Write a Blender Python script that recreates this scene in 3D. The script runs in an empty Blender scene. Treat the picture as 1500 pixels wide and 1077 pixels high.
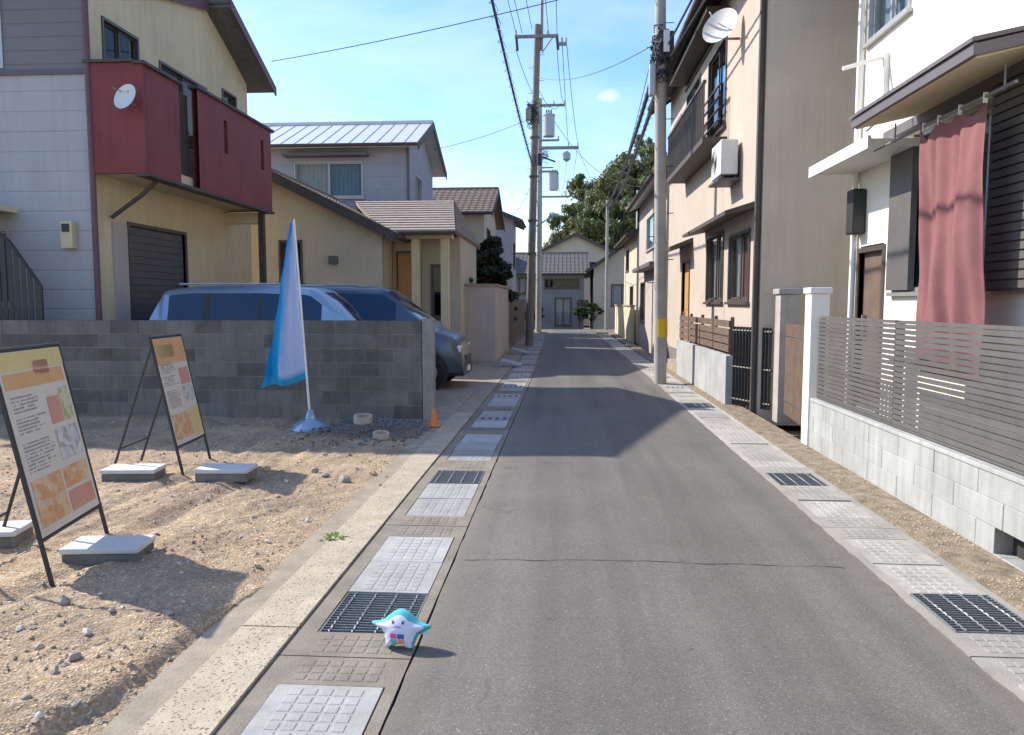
import bpy, bmesh, math, random
import numpy as np
from mathutils import Vector, Matrix
R = math.radians
random.seed(7)
rng = np.random.default_rng(11)
S = bpy.context.scene
C = S.collection

# ------------------------------------------------------------------ camera
FPX = 1110.0; CAMH = 1.6
PITCH = math.atan(94.5/FPX); YAW = math.atan(76*math.cos(PITCH)/FPX)
cd = bpy.data.cameras.new('camera'); cam = bpy.data.objects.new('camera', cd); C.objects.link(cam)
cd.sensor_width = 36.0; cd.lens = 36.0*FPX/1500; cd.clip_start = 0.05; cd.clip_end = 2000
cam.location = (0, 0, CAMH); cam.rotation_euler = (math.pi/2-PITCH, 0, YAW)
S.camera = cam
# ------------------------------------------------------------------ light
SHX, SHY = 1.17, -0.50            # shadow offset on the ground for each metre of height
SUN_EL = math.atan(1/math.hypot(SHX, SHY))
world = bpy.data.worlds.new('World'); S.world = world; world.use_nodes = True
wn, wl = world.node_tree.nodes, world.node_tree.links
bg = wn['Background']; bg.inputs['Strength'].default_value = 0.15
sky = wn.new('ShaderNodeTexSky'); sky.sky_type = 'NISHITA'; sky.sun_disc = False
sky.sun_elevation = SUN_EL; sky.sun_rotation = math.atan2(-SHX, -SHY); sky.altitude = 20
sky.air_density = 1.15; sky.dust_density = 0.6; sky.ozone_density = 2.2
sl = bpy.data.lights.new('sun', 'SUN'); sl.energy = 3.7; sl.angle = R(0.55); sl.color = (1.0, 0.93, 0.82)
so = bpy.data.objects.new('sun', sl); C.objects.link(so)
so.rotation_euler = Vector((SHX, SHY, -1)).to_track_quat('-Z', 'Y').to_euler(); so.location = (-20, 12, 30)
S.view_settings.view_transform = 'Standard'; S.view_settings.look = 'None'
S.view_settings.exposure = 0.98; S.view_settings.gamma = 1.0

def ray(px, py):
    a = (px-750)/FPX; b = (538.5-py)/FPX
    fw = (-math.sin(YAW)*math.cos(PITCH), math.cos(YAW)*math.cos(PITCH), -math.sin(PITCH))
    rt = (math.cos(YAW), math.sin(YAW), 0)
    up = (-math.sin(YAW)*math.sin(PITCH), math.cos(YAW)*math.sin(PITCH), math.cos(PITCH))
    return [fw[i]+a*rt[i]+b*up[i] for i in range(3)]
def G(px, py, z=0):
    d = ray(px, py); t = (z-CAMH)/d[2]; return Vector((t*d[0], t*d[1], z))
def PY(px, py, y):
    d = ray(px, py); t = y/d[1]; return Vector((t*d[0], y, CAMH+t*d[2]))
def PX(px, py, x):
    d = ray(px, py); t = x/d[0]; return Vector((x, t*d[1], CAMH+t*d[2]))

# clouds: thin high wisps over the whole sky and one small puff
tc = wn.new('ShaderNodeTexCoord')
mp = wn.new('ShaderNodeMapping'); mp.inputs['Scale'].default_value = (1.2, 1.6, 4.5); mp.inputs['Rotation'].default_value = (0.2, 0.25, 0.6)
wl.new(tc.outputs['Generated'], mp.inputs['Vector'])
nz = wn.new('ShaderNodeTexNoise'); nz.inputs['Scale'].default_value = 1.6; nz.inputs['Detail'].default_value = 8; nz.inputs['Roughness'].default_value = 0.55
nz.inputs['Distortion'].default_value = 0.5
wl.new(mp.outputs['Vector'], nz.inputs['Vector'])
rp = wn.new('ShaderNodeValToRGB'); rp.color_ramp.elements[0].position = 0.42; rp.color_ramp.elements[1].position = 0.74
rp.color_ramp.elements[1].color = (0.50, 0.50, 0.50, 1)
wl.new(nz.outputs['Fac'], rp.inputs['Fac'])
pd = Vector(ray(886, 141)).normalized()
sb = wn.new('ShaderNodeVectorMath'); sb.operation = 'SUBTRACT'; sb.inputs[1].default_value = pd
wl.new(tc.outputs['Generated'], sb.inputs[0])
sc = wn.new('ShaderNodeVectorMath'); sc.operation = 'MULTIPLY'; sc.inputs[1].default_value = (32, 32, 105)
wl.new(sb.outputs[0], sc.inputs[0])
nv = wn.new('ShaderNodeTexNoise'); nv.inputs['Scale'].default_value = 38; nv.inputs['Detail'].default_value = 6
wl.new(tc.outputs['Generated'], nv.inputs['Vector'])
ln = wn.new('ShaderNodeVectorMath'); ln.operation = 'LENGTH'; wl.new(sc.outputs[0], ln.inputs[0])
ma = wn.new('ShaderNodeMath'); ma.operation = 'MULTIPLY_ADD'; ma.inputs[1].default_value = 1.7; ma.inputs[2].default_value = -0.5
wl.new(nv.outputs['Fac'], ma.inputs[0])
mb_ = wn.new('ShaderNodeMath'); mb_.operation = 'ADD'; wl.new(ln.outputs['Value'], mb_.inputs[0]); wl.new(ma.outputs[0], mb_.inputs[1])
mr = wn.new('ShaderNodeMapRange'); mr.inputs['From Min'].default_value = 1.25; mr.inputs['From Max'].default_value = 0.35; mr.inputs['To Max'].default_value = 0.7
wl.new(mb_.outputs[0], mr.inputs['Value'])
mx = wn.new('ShaderNodeMath'); mx.operation = 'MAXIMUM'; wl.new(rp.outputs['Color'], mx.inputs[0]); wl.new(mr.outputs['Result'], mx.inputs[1])
mm = wn.new('ShaderNodeMix'); mm.data_type = 'RGBA'; mm.inputs['B'].default_value = (3.9, 4.35, 4.7, 1)
wl.new(mx.outputs[0], mm.inputs['Factor'])
hs = wn.new('ShaderNodeHueSaturation'); hs.inputs['Hue'].default_value = 0.511; hs.inputs['Saturation'].default_value = 1.30; hs.inputs['Value'].default_value = 0.95
wl.new(sky.outputs['Color'], hs.inputs['Color']); wl.new(hs.outputs['Color'], mm.inputs['A']); wl.new(mm.outputs['Result'], bg.inputs['Color'])

# ------------------------------------------------------------------ materials
M = {}
def _new(name, rough=0.8, metallic=0.0, spec=0.4):
    m = bpy.data.materials.new(name); m.use_nodes = True; nt = m.node_tree
    b = nt.nodes['Principled BSDF']; b.inputs['Roughness'].default_value = rough
    b.inputs['Metallic'].default_value = metallic; b.inputs['Specular IOR Level'].default_value = spec
    M[name] = m
    return m, nt, b
def _pos(nt, scale=(1, 1, 1)):
    g = nt.nodes.new('ShaderNodeNewGeometry'); mpn = nt.nodes.new('ShaderNodeMapping'); mpn.inputs['Scale'].default_value = scale
    nt.links.new(g.outputs['Position'], mpn.inputs['Vector']); return mpn.outputs['Vector']
def _noise(nt, vec, scale, detail=5, rough=0.6, dist=0):
    n = nt.nodes.new('ShaderNodeTexNoise'); n.inputs['Scale'].default_value = scale; n.inputs['Detail'].default_value = detail
    n.inputs['Roughness'].default_value = rough; n.inputs['Distortion'].default_value = dist; nt.links.new(vec, n.inputs['Vector']); return n.outputs['Fac']
def _ramp(nt, fac, stops):
    r = nt.nodes.new('ShaderNodeValToRGB'); e = r.color_ramp.elements
    while len(e) > 1: e.remove(e[-1])
    e[0].position = stops[0][0]; c = stops[0][1]; e[0].color = (*c, 1) if not isinstance(c, float) else (c, c, c, 1)
    for p, c in stops[1:]:
        q = e.new(p); q.color = (*c, 1) if not isinstance(c, float) else (c, c, c, 1)
    nt.links.new(fac, r.inputs['Fac']); return r.outputs['Color']
def _mix(nt, fac, a, b, mode='MIX'):
    m = nt.nodes.new('ShaderNodeMix'); m.data_type = 'RGBA'; m.blend_type = mode
    for k, v in (('Factor', fac), ('A', a), ('B', b)):
        if isinstance(v, (int, float)): m.inputs[k].default_value = v
        elif isinstance(v, tuple): m.inputs[k].default_value = (*v, 1)
        else: nt.links.new(v, m.inputs[k])
    return m.outputs['Result']
def _bump(nt, b, h, strength=0.5, dist=0.01, prev=None):
    n = nt.nodes.new('ShaderNodeBump'); n.inputs['Strength'].default_value = strength; n.inputs['Distance'].default_value = dist
    nt.links.new(h, n.inputs['Height'])
    if prev is not None: nt.links.new(prev, n.inputs['Normal'])
    nt.links.new(n.outputs['Normal'], b.inputs['Normal']); return n.outputs['Normal']
def pm(name, c, var=0.18, scale=3.0, rough=0.75, metallic=0.0, spec=0.4, bump=0.0, bscale=60.0, streak=0.0, fine=0.0, siding=0.0, axis='Z', orand=0.0):
    """general weathered material: base colour, blotches, rain streaks, fine grain, optional board relief"""
    m, nt, b = _new(name, rough, metallic, spec)
    v = _pos(nt)
    lo = tuple(x*(1-var) for x in c); hi = tuple(min(1, x*(1+var*0.8)) for x in c)
    col = _ramp(nt, _noise(nt, v, scale, 6, 0.65), [(0.28, lo), (0.72, hi)])
    if streak:
        s = _noise(nt, _pos(nt, (9, 9, 0.55)), 1.3, 5, 0.6)
        col = _mix(nt, _ramp(nt, s, [(0.45, 0.0), (0.8, streak)]), col, tuple(x*0.45 for x in c))
    if fine:
        f = _noise(nt, v, bscale*2, 3, 0.7)
        col = _mix(nt, 1.0, col, _ramp(nt, f, [(0.25, 1-fine), (0.75, 1+fine)]), 'MULTIPLY')
    if orand:
        oi = nt.nodes.new('ShaderNodeObjectInfo')
        col = _mix(nt, 1.0, col, _ramp(nt, oi.outputs['Random'], [(0.0, (1-orand, 1-orand*1.05, 1-orand*1.15)), (1.0, (1+orand*0.6, 1+orand*0.6, 1+orand*0.6))]), 'MULTIPLY')
        st_ = _noise(nt, v, 2.3, 7, 0.75, 0.8)
        col = _mix(nt, _ramp(nt, st_, [(0.55, 0.0), (0.75, orand*2.2)]), col, tuple(x*0.5 for x in c))
    nt.links.new(col, b.inputs['Base Color'])
    nrm = None
    if siding:
        sep = nt.nodes.new('ShaderNodeSeparateXYZ'); nt.links.new(_pos(nt), sep.inputs[0])
        w = nt.nodes.new('ShaderNodeMath'); w.operation = 'MULTIPLY'; w.inputs[1].default_value = 1/siding
        nt.links.new(sep.outputs[axis], w.inputs[0])
        fr = nt.nodes.new('ShaderNodeMath'); fr.operation = 'FRACT'; nt.links.new(w.outputs[0], fr.inputs[0])
        h = _ramp(nt, fr.outputs[0], [(0.0, 0.0), (0.05, 1.0), (0.92, 0.85), (1.0, 0.0)])
        nrm = _bump(nt, b, h, 0.8, 0.012)
    if bump:
        _bump(nt, b, _noise(nt, v, bscale, 4, 0.65), bump, 0.01, nrm)
    return m
def flat(name, c, rough=0.5, metallic=0.0, spec=0.5):
    return pm(name, c, var=0.06, scale=8, rough=rough, metallic=metallic, spec=spec)

def mk_asphalt():
    m, nt, b = _new('asphalt', 0.83, 0, 0.35); v = _pos(nt)
    vo = nt.nodes.new('ShaderNodeTexVoronoi'); vo.inputs['Scale'].default_value = 210; nt.links.new(v, vo.inputs['Vector'])
    bw = nt.nodes.new('ShaderNodeSeparateColor'); nt.links.new(vo.outputs['Color'], bw.inputs[0])
    stone = _ramp(nt, bw.outputs['Red'], [(0.0, (0.092, 0.085, 0.076)), (0.55, (0.130, 0.121, 0.109)), (0.92, (0.160, 0.149, 0.134)), (0.985, (0.185, 0.172, 0.156)), (1.0, (0.32, 0.305, 0.28))])
    big = _noise(nt, v, 0.75, 6, 0.6)
    col = _mix(nt, 1.0, stone, _ramp(nt, big, [(0.3, 0.90), (0.7, 1.16)]), 'MULTIPLY')
    # faint pale tyre-scuffed patches and darker worn wheel bands running along the road
    band = _noise(nt, _pos(nt, (2.4, 0.10, 1)), 1.0, 4, 0.6)
    col = _mix(nt, 1.0, col, _ramp(nt, band, [(0.35, 0.80), (0.65, 1.14)]), 'MULTIPLY')
    sc_ = _noise(nt, _pos(nt, (1.0, 3.5, 1)), 2.1, 7, 0.75, 0.6)
    col = _mix(nt, _ramp(nt, sc_, [(0.62, 0.0), (0.80, 0.40)]), col, (0.23, 0.222, 0.21))
    oil = _noise(nt, v, 1.15, 5, 0.6, 0.5)
    col = _mix(nt, _ramp(nt, oil, [(0.60, 0.0), (0.74, 0.35)]), col, (0.062, 0.058, 0.054))
    sp_ = _noise(nt, v, 4.2, 3, 0.5, 0.3)
    col = _mix(nt, _ramp(nt, sp_, [(0.71, 0.0), (0.75, 0.5)]), col, (0.05, 0.047, 0.044))
    sx = nt.nodes.new('ShaderNodeSeparateXYZ'); nt.links.new(v, sx.inputs[0])
    ed = nt.nodes.new('ShaderNodeMath'); ed.operation = 'SUBTRACT'; ed.inputs[1].default_value = 0.59; nt.links.new(sx.outputs['X'], ed.inputs[0])
    ab = nt.nodes.new('ShaderNodeMath'); ab.operation = 'ABSOLUTE'; nt.links.new(ed.outputs[0], ab.inputs[0])
    en = nt.nodes.new('ShaderNodeMath'); en.operation = 'MULTIPLY_ADD'; en.inputs[1].default_value = 0.5; nt.links.new(_noise(nt, v, 3.5, 6, 0.7), en.inputs[0]); nt.links.new(ab.outputs[0], en.inputs[2])
    mre = nt.nodes.new('ShaderNodeMapRange'); mre.inputs['From Min'].default_value = 1.32; mre.inputs['From Max'].default_value = 1.56; mre.inputs['To Max'].default_value = 0.55; nt.links.new(en.outputs[0], mre.inputs['Value'])
    col = _mix(nt, mre.outputs['Result'], col, (0.20, 0.175, 0.14))
    # hairline crazing where the surface has aged
    vc = nt.nodes.new('ShaderNodeTexVoronoi'); vc.feature = 'DISTANCE_TO_EDGE'; vc.inputs['Scale'].default_value = 0.8
    nd2 = nt.nodes.new('ShaderNodeTexNoise'); nd2.inputs['Scale'].default_value = 3.0; nd2.inputs['Detail'].default_value = 6; nt.links.new(v, nd2.inputs['Vector'])
    va = nt.nodes.new('ShaderNodeVectorMath'); va.operation = 'MULTIPLY_ADD'; va.inputs[1].default_value = (0.5, 0.5, 0); nt.links.new(nd2.outputs['Color'], va.inputs[0]); nt.links.new(v, va.inputs[2]); nt.links.new(va.outputs[0], vc.inputs['Vector'])
    ck = _mix(nt, 1.0, _ramp(nt, vc.outputs['Distance'], [(0.002, 0.55), (0.006, 0.0)]), _ramp(nt, _noise(nt, v, 0.6, 3), [(0.50, 0.0), (0.60, 1.0)]), 'MULTIPLY')
    col = _mix(nt, ck, col, (0.04, 0.038, 0.036))
    nt.links.new(col, b.inputs['Base Color'])
    h = _mix(nt, 0.5, vo.outputs['Distance'], _noise(nt, v, 190, 3, 0.7))
    _bump(nt, b, h, 0.55, 0.004)
mk_asphalt()
def mk_dirt(name, warm):
    m, nt, b = _new(name, 0.95, 0, 0.15); v = _pos(nt)
    a = _noise(nt, v, 1.6, 8, 0.62, 0.3)
    base = _ramp(nt, a, [(0.30, (0.25, 0.19, 0.135)), (0.48, (0.36, 0.27, 0.18)), (0.68, (0.47, 0.355, 0.23))] if warm else
                 [(0.3, (0.17, 0.145, 0.115)), (0.5, (0.25, 0.205, 0.155)), (0.7, (0.31, 0.255, 0.19))])
    gsp = _noise(nt, v, 5.5, 6, 0.7)
    base = _mix(nt, _ramp(nt, gsp, [(0.50, 0.0), (0.70, 0.62)]), base, (0.285, 0.248, 0.205))
    vo = nt.nodes.new('ShaderNodeTexVoronoi'); vo.inputs['Scale'].default_value = 85; nt.links.new(v, vo.inputs['Vector'])
    bw = nt.nodes.new('ShaderNodeSeparateColor'); nt.links.new(vo.outputs['Color'], bw.inputs[0])
    col = _mix(nt, 1.0, base, _ramp(nt, bw.outputs['Green'], [(0.0, 0.72), (0.6, 1.0), (0.93, 1.25), (1.0, 1.75)]), 'MULTIPLY')
    nt.links.new(col, b.inputs['Base Color'])
    h = _mix(nt, 0.55, _noise(nt, v, 45, 8, 0.75), vo.outputs['Distance'])
    _bump(nt, b, h, 0.9, 0.014)
mk_dirt('dirt', True); mk_dirt('earth', False)
def mk_pebble(name, c, dark, scale=58, thr=0.13):
    m, nt, b = _new(name, 0.88, 0, 0.25); v = _pos(nt)
    base = _ramp(nt, _noise(nt, v, 4, 6, 0.65), [(0.3, tuple(x*0.80 for x in c)), (0.7, tuple(x*1.14 for x in c))])
    nd = nt.nodes.new('ShaderNodeTexNoise'); nd.inputs['Scale'].default_value = 45; nd.inputs['Detail'].default_value = 3; nt.links.new(v, nd.inputs['Vector'])
    sc_ = nt.nodes.new('ShaderNodeVectorMath'); sc_.operation = 'MULTIPLY_ADD'; sc_.inputs[1].default_value = (0.03, 0.03, 0.0); nt.links.new(nd.outputs['Color'], sc_.inputs[0]); nt.links.new(v, sc_.inputs[2])
    vo = nt.nodes.new('ShaderNodeTexVoronoi'); vo.inputs['Scale'].default_value = scale; vo.inputs['Randomness'].default_value = 1
    nt.links.new(sc_.outputs[0], vo.inputs['Vector'])
    bw = nt.nodes.new('ShaderNodeSeparateColor'); nt.links.new(vo.outputs['Color'], bw.inputs[0])
    clus = _noise(nt, v, 7, 4, 0.7)
    pk = nt.nodes.new('ShaderNodeMath'); pk.operation = 'ADD'; nt.links.new(bw.outputs['Blue'], pk.inputs[0]); nt.links.new(clus, pk.inputs[1])
    sel = _ramp(nt, pk.outputs[0], [(0.0, 0.0), (0.5, 0.0), (1.0, 0.0)])
    mrp = nt.nodes.new('ShaderNodeMapRange'); mrp.inputs['From Min'].default_value = 1.02; mrp.inputs['From Max'].default_value = 1.16; nt.links.new(pk.outputs[0], mrp.inputs['Value']); sel = mrp.outputs['Result']
    dm = nt.nodes.new('ShaderNodeMath'); dm.operation = 'MULTIPLY_ADD'; dm.inputs[1].default_value = 0.30; nt.links.new(bw.outputs['Green'], dm.inputs[0]); nt.links.new(vo.outputs['Distance'], dm.inputs[2])
    ins = _ramp(nt, dm.outputs[0], [(0.42, 1.0), (0.55, 0.0)])
    fac = _mix(nt, 1.0, sel, ins, 'MULTIPLY')
    pc = _ramp(nt, bw.outputs['Red'], [(0.0, tuple(x*0.7 for x in dark)), (0.6, dark), (1.0, tuple(x*1.9 for x in dark))])
    nt.links.new(_mix(nt, fac, base, pc), b.inputs['Base Color'])
    _bump(nt, b, _mix(nt, 0.5, _noise(nt, v, 120, 4, 0.7), vo.outputs['Distance']), 0.6, 0.006)
mk_pebble('pale_concrete', (0.42, 0.36, 0.27), (0.17, 0.15, 0.125), 75)
pm('edge_concrete', (0.31, 0.262, 0.20), 0.3, 5, 0.9, bump=0.7, bscale=90, fine=0.25)
pm('old_concrete', (0.225, 0.198, 0.16), 0.28, 4, 0.88, bump=0.6, bscale=110, fine=0.28, orand=0.20)
pm('lid_concrete', (0.35, 0.352, 0.345), 0.20, 6, 0.8, bump=0.4, bscale=130, fine=0.14, orand=0.20)
pm('right_concrete', (0.37, 0.35, 0.32), 0.24, 4, 0.85, bump=0.5, bscale=120, fine=0.2, orand=0.20)
pm('right_lid', (0.39, 0.37, 0.34), 0.24, 5, 0.85, bump=0.5, bscale=120, fine=0.2, orand=0.20)
pm('verge_rubble', (0.25, 0.20, 0.14), 0.55, 9, 0.95, bump=1.0, bscale=55, fine=0.35)
pm('pit', (0.035, 0.034, 0.032), 0.3, 5, 0.95)
pm('galvanised', (0.25, 0.265, 0.27), 0.25, 30, 0.5, metallic=0.45, bump=0.1)
pm('dark_steel', (0.10, 0.11, 0.12), 0.25, 20, 0.5, metallic=0.6)
pm('crack', (0.022, 0.021, 0.02), 0.2, 10, 0.95)
pm('block_grey', (0.20, 0.18, 0.16), 0.32, 2.2, 0.92, bump=0.7, bscale=100, streak=0.55, fine=0.3, orand=0.10)
pm('block_dark', (0.155, 0.14, 0.125), 0.36, 2.5, 0.92, bump=0.7, bscale=100, streak=0.6, fine=0.3, orand=0.10)
pm('mortar', (0.30, 0.275, 0.245), 0.2, 6, 0.95, bump=0.5, bscale=100, streak=0.35)
pm('fence_concrete', (0.37, 0.375, 0.365), 0.24, 1.6, 0.85, bump=0.35, bscale=110, streak=0.55, fine=0.1, orand=0.07)
pm('cream_plaster', (0.66, 0.545, 0.34), 0.10, 1.2, 0.85, bump=0.3, bscale=140, streak=0.28, fine=0.07)
pm('grey_siding', (0.43, 0.41, 0.425), 0.07, 1.0, 0.7, siding=0.30, streak=0.2)
pm('dark_siding', (0.20, 0.185, 0.19), 0.10, 1.0, 0.7, siding=0.20)
pm('red_panel', (0.215, 0.042, 0.042), 0.16, 1.5, 0.6, streak=0.38, bump=0.15, bscale=150)
pm('purple_trim', (0.14, 0.075, 0.085), 0.12, 3, 0.55)
pm('dark_trim', (0.075, 0.06, 0.052), 0.2, 4, 0.6)
pm('shutter_grey', (0.115, 0.112, 0.11), 0.12, 3, 0.5, metallic=0.3)
pm('roof_slate', (0.13, 0.12, 0.115), 0.25, 5, 0.75, bump=0.3)
pm('roof_pale', (0.60, 0.61, 0.62), 0.10, 3, 0.45, metallic=0.2)
pm('roof_pink', (0.345, 0.285, 0.245), 0.22, 6, 0.8, bump=0.3)
pm('roof_brown', (0.20, 0.15, 0.115), 0.25, 6, 0.8, bump=0.3)
pm('lavender_wall', (0.36, 0.35, 0.375), 0.08, 1.2, 0.8, siding=0.4, streak=0.12)
pm('beige_wall', (0.53, 0.46, 0.35), 0.10, 1.2, 0.85, bump=0.2, bscale=140, streak=0.15)
pm('tan_wall', (0.47, 0.395, 0.325), 0.09, 1.0, 0.82, bump=0.3, bscale=150, streak=0.20, fine=0.05)
pm('tan_side', (0.55, 0.47, 0.385), 0.12, 0.8, 0.82, bump=0.3, bscale=150, streak=0.24, fine=0.05)  # lighter copy of tan_wall, lifting the shaded side by colour
pm('white_wall', (0.80, 0.765, 0.685), 0.04, 1.2, 0.8, bump=0.2, bscale=160, streak=0.06, fine=0.03)
pm('white_paint', (0.78, 0.765, 0.73), 0.05, 3, 0.55, streak=0.1)
pm('grey_plaster', (0.27, 0.26, 0.255), 0.15, 1.2, 0.85, streak=0.3)
pm('pink_wall', (0.46, 0.40, 0.36), 0.10, 1.2, 0.85, streak=0.25, bump=0.2, bscale=120)
pm('brown_wood', (0.145, 0.098, 0.07), 0.25, 5, 0.65, streak=0.2)
pm('orange_wood', (0.52, 0.27, 0.085), 0.2, 4, 0.5, streak=0.2)
pm('rust_fence', (0.16, 0.105, 0.08), 0.3, 5, 0.8, streak=0.2, orand=0.10)
pm('aluminium', (0.44, 0.43, 0.42), 0.10, 8, 0.4, metallic=0.6)
pm('bronze_frame', (0.12, 0.10, 0.09), 0.12, 8, 0.45, metallic=0.5)
pm('grey_slat', (0.155, 0.145, 0.14), 0.12, 5, 0.5, metallic=0.35, orand=0.10)
pm('soffit', (0.62, 0.52, 0.33), 0.06, 3, 0.8)
pm('awning_edge', (0.125, 0.11, 0.115), 0.1, 5, 0.5)
pm('pole_concrete', (0.40, 0.365, 0.325), 0.18, 3, 0.85, bump=0.25, bscale=120, streak=0.35, fine=0.1)
pm('pole_old', (0.21, 0.185, 0.16), 0.18, 3, 0.85, bump=0.25, bscale=120, streak=0.3, fine=0.1)
pm('arm_metal', (0.28, 0.25, 0.225), 0.2, 6, 0.55, metallic=0.4)
pm('cable', (0.035, 0.04, 0.06), 0.1, 6, 0.5)
pm('transformer', (0.42, 0.43, 0.45), 0.1, 4, 0.5)
pm('porcelain', (0.55, 0.54, 0.52), 0.1, 8, 0.3)
flat('yellow_band', (0.75, 0.47, 0.01), 0.5)
flat('black_plastic', (0.025, 0.025, 0.027), 0.5)
flat('rubber', (0.02, 0.02, 0.02), 0.85)
flat('orange_plastic', (0.80, 0.20, 0.03), 0.45)
pm('pink_cloth', (0.33, 0.145, 0.148), 0.14, 5, 0.95, bump=0.3, bscale=220)
flat('curtain_white', (0.66, 0.63, 0.58), 0.9)
flat('curtain_blue', (0.33, 0.43, 0.50), 0.9)
flat('curtain_pink', (0.62, 0.25, 0.25), 0.9)
flat('curtain_ochre', (0.48, 0.37, 0.14), 0.9)
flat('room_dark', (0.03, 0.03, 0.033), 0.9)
flat('cap_white', (0.55, 0.55, 0.54), 0.8)  # sunlight put into the colour of the weight block tops
flat('red_sign', (0.62, 0.09, 0.08), 0.5)
flat('blue_sheet', (0.16, 0.43, 0.56), 0.5)
flat('ac_white', (0.66, 0.66, 0.65), 0.5)
flat('car_blue', (0.075, 0.10, 0.135), 0.25, 0.5)
flat('car_silver', (0.28, 0.38, 0.48), 0.3, 0.5)
flat('lamp_red', (0.5, 0.02, 0.02), 0.25)
flat('lamp_clear', (0.75, 0.78, 0.80), 0.15)
flat('toy_white', (0.66, 0.65, 0.76), 0.9)
flat('toy_teal', (0.07, 0.42, 0.48), 0.9)
flat('toy_pink', (0.66, 0.10, 0.27), 0.85)
flat('toy_navy', (0.08, 0.10, 0.36), 0.85)
flat('toy_green', (0.16, 0.47, 0.43), 0.85)
flat('toy_orange', (0.85, 0.24, 0.10), 0.85)
flat('toy_black', (0.015, 0.015, 0.03), 0.5)
flat('toy_mouth', (0.35, 0.13, 0.17), 0.85)
flat('sign_paper', (0.58, 0.53, 0.46), 0.6)
flat('sign_orange', (0.58, 0.33, 0.14), 0.6)
flat('sign_yellow', (0.58, 0.47, 0.20), 0.6)
flat('sign_red', (0.52, 0.26, 0.19), 0.6)
flat('sign_green', (0.42, 0.46, 0.20), 0.6)
flat('sign_grey', (0.30, 0.28, 0.26), 0.6)
def mk_print(name, stops, sc0):
    m, nt, b = _new(name, 0.5, 0, 0.4); v = _pos(nt)
    vo = nt.nodes.new('ShaderNodeTexVoronoi'); vo.inputs['Scale'].default_value = sc0; vo.distance = 'CHEBYCHEV'; nt.links.new(v, vo.inputs['Vector'])
    bw = nt.nodes.new('ShaderNodeSeparateColor'); nt.links.new(vo.outputs['Color'], bw.inputs[0])
    col = _mix(nt, 0.45, _ramp(nt, bw.outputs['Red'], stops), _ramp(nt, _noise(nt, v, sc0*1.2, 6, 0.7), stops))
    nt.links.new(col, b.inputs['Base Color'])
mk_print('print_house', [(0.2, (0.20, 0.19, 0.18)), (0.42, (0.42, 0.40, 0.36)), (0.55, (0.60, 0.58, 0.55)), (0.8, (0.34, 0.42, 0.50))], 22)
mk_print('print_garden', [(0.25, (0.22, 0.25, 0.10)), (0.5, (0.45, 0.44, 0.20)), (0.7, (0.60, 0.56, 0.42))], 30)
mk_print('print_warm', [(0.25, (0.56, 0.24, 0.12)), (0.5, (0.60, 0.36, 0.17)), (0.75, (0.62, 0.52, 0.38))], 20)
pm('ramp_grey', (0.33, 0.34, 0.35), 0.2, 8, 0.7, bump=0.3)
pm('stone_warm', (0.42, 0.32, 0.215), 0.35, 12, 0.9, bump=0.5, bscale=90)
pm('stone_grey', (0.33, 0.30, 0.265), 0.3, 12, 0.9, bump=0.5, bscale=90)
pm('stone_pale', (0.60, 0.56, 0.49), 0.2, 12, 0.85, bump=0.4, bscale=90)
pm('gravel_grey', (0.15, 0.155, 0.16), 0.45, 30, 0.9)
pm('bark', (0.10, 0.075, 0.055), 0.3, 8, 0.95, bump=0.6, bscale=25)
pm('clay_ring', (0.48, 0.40, 0.33), 0.2, 10, 0.8, bump=0.3)
def mk_leaf(name, c, hue=0.3):
    m, nt, b = _new(name, 0.55, 0, 0.35)
    oi = nt.nodes.new('ShaderNodeNewGeometry')
    col = _ramp(nt, oi.outputs['Random Per Island'], [(0.0, tuple(x*0.6 for x in c)), (0.5, c), (1.0, (c[0]*1.6, c[1]*1.35, c[2]*1.1))])
    col = _mix(nt, 1.0, col, _ramp(nt, _noise(nt, _pos(nt), 0.35, 3), [(0.3, (0.8, 0.85, 0.9)), (0.7, (1.25, 1.12, 0.95))]), 'MULTIPLY')
    nt.links.new(col, b.inputs['Base Color'])
    try: b.inputs['Transmission Weight'].default_value = 0.0
    except Exception: pass
    tr = nt.nodes.new('ShaderNodeBsdfTranslucent'); nt.links.new(col, tr.inputs['Color'])
    ms = nt.nodes.new('ShaderNodeMixShader'); ms.inputs[0].default_value = 0.25
    out = nt.nodes['Material Output']; nt.links.new(b.outputs[0], ms.inputs[1]); nt.links.new(tr.outputs[0], ms.inputs[2]); nt.links.new(ms.outputs[0], out.inputs['Surface'])
mk_leaf('leaf_hill', (0.12, 0.16, 0.065)); mk_leaf('leaf_olive', (0.155, 0.165, 0.075)); mk_leaf('leaf_dark', (0.028, 0.042, 0.018)); mk_leaf('leaf_weed', (0.14, 0.26, 0.05)); mk_leaf('leaf_hedge', (0.05, 0.085, 0.025))
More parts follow.
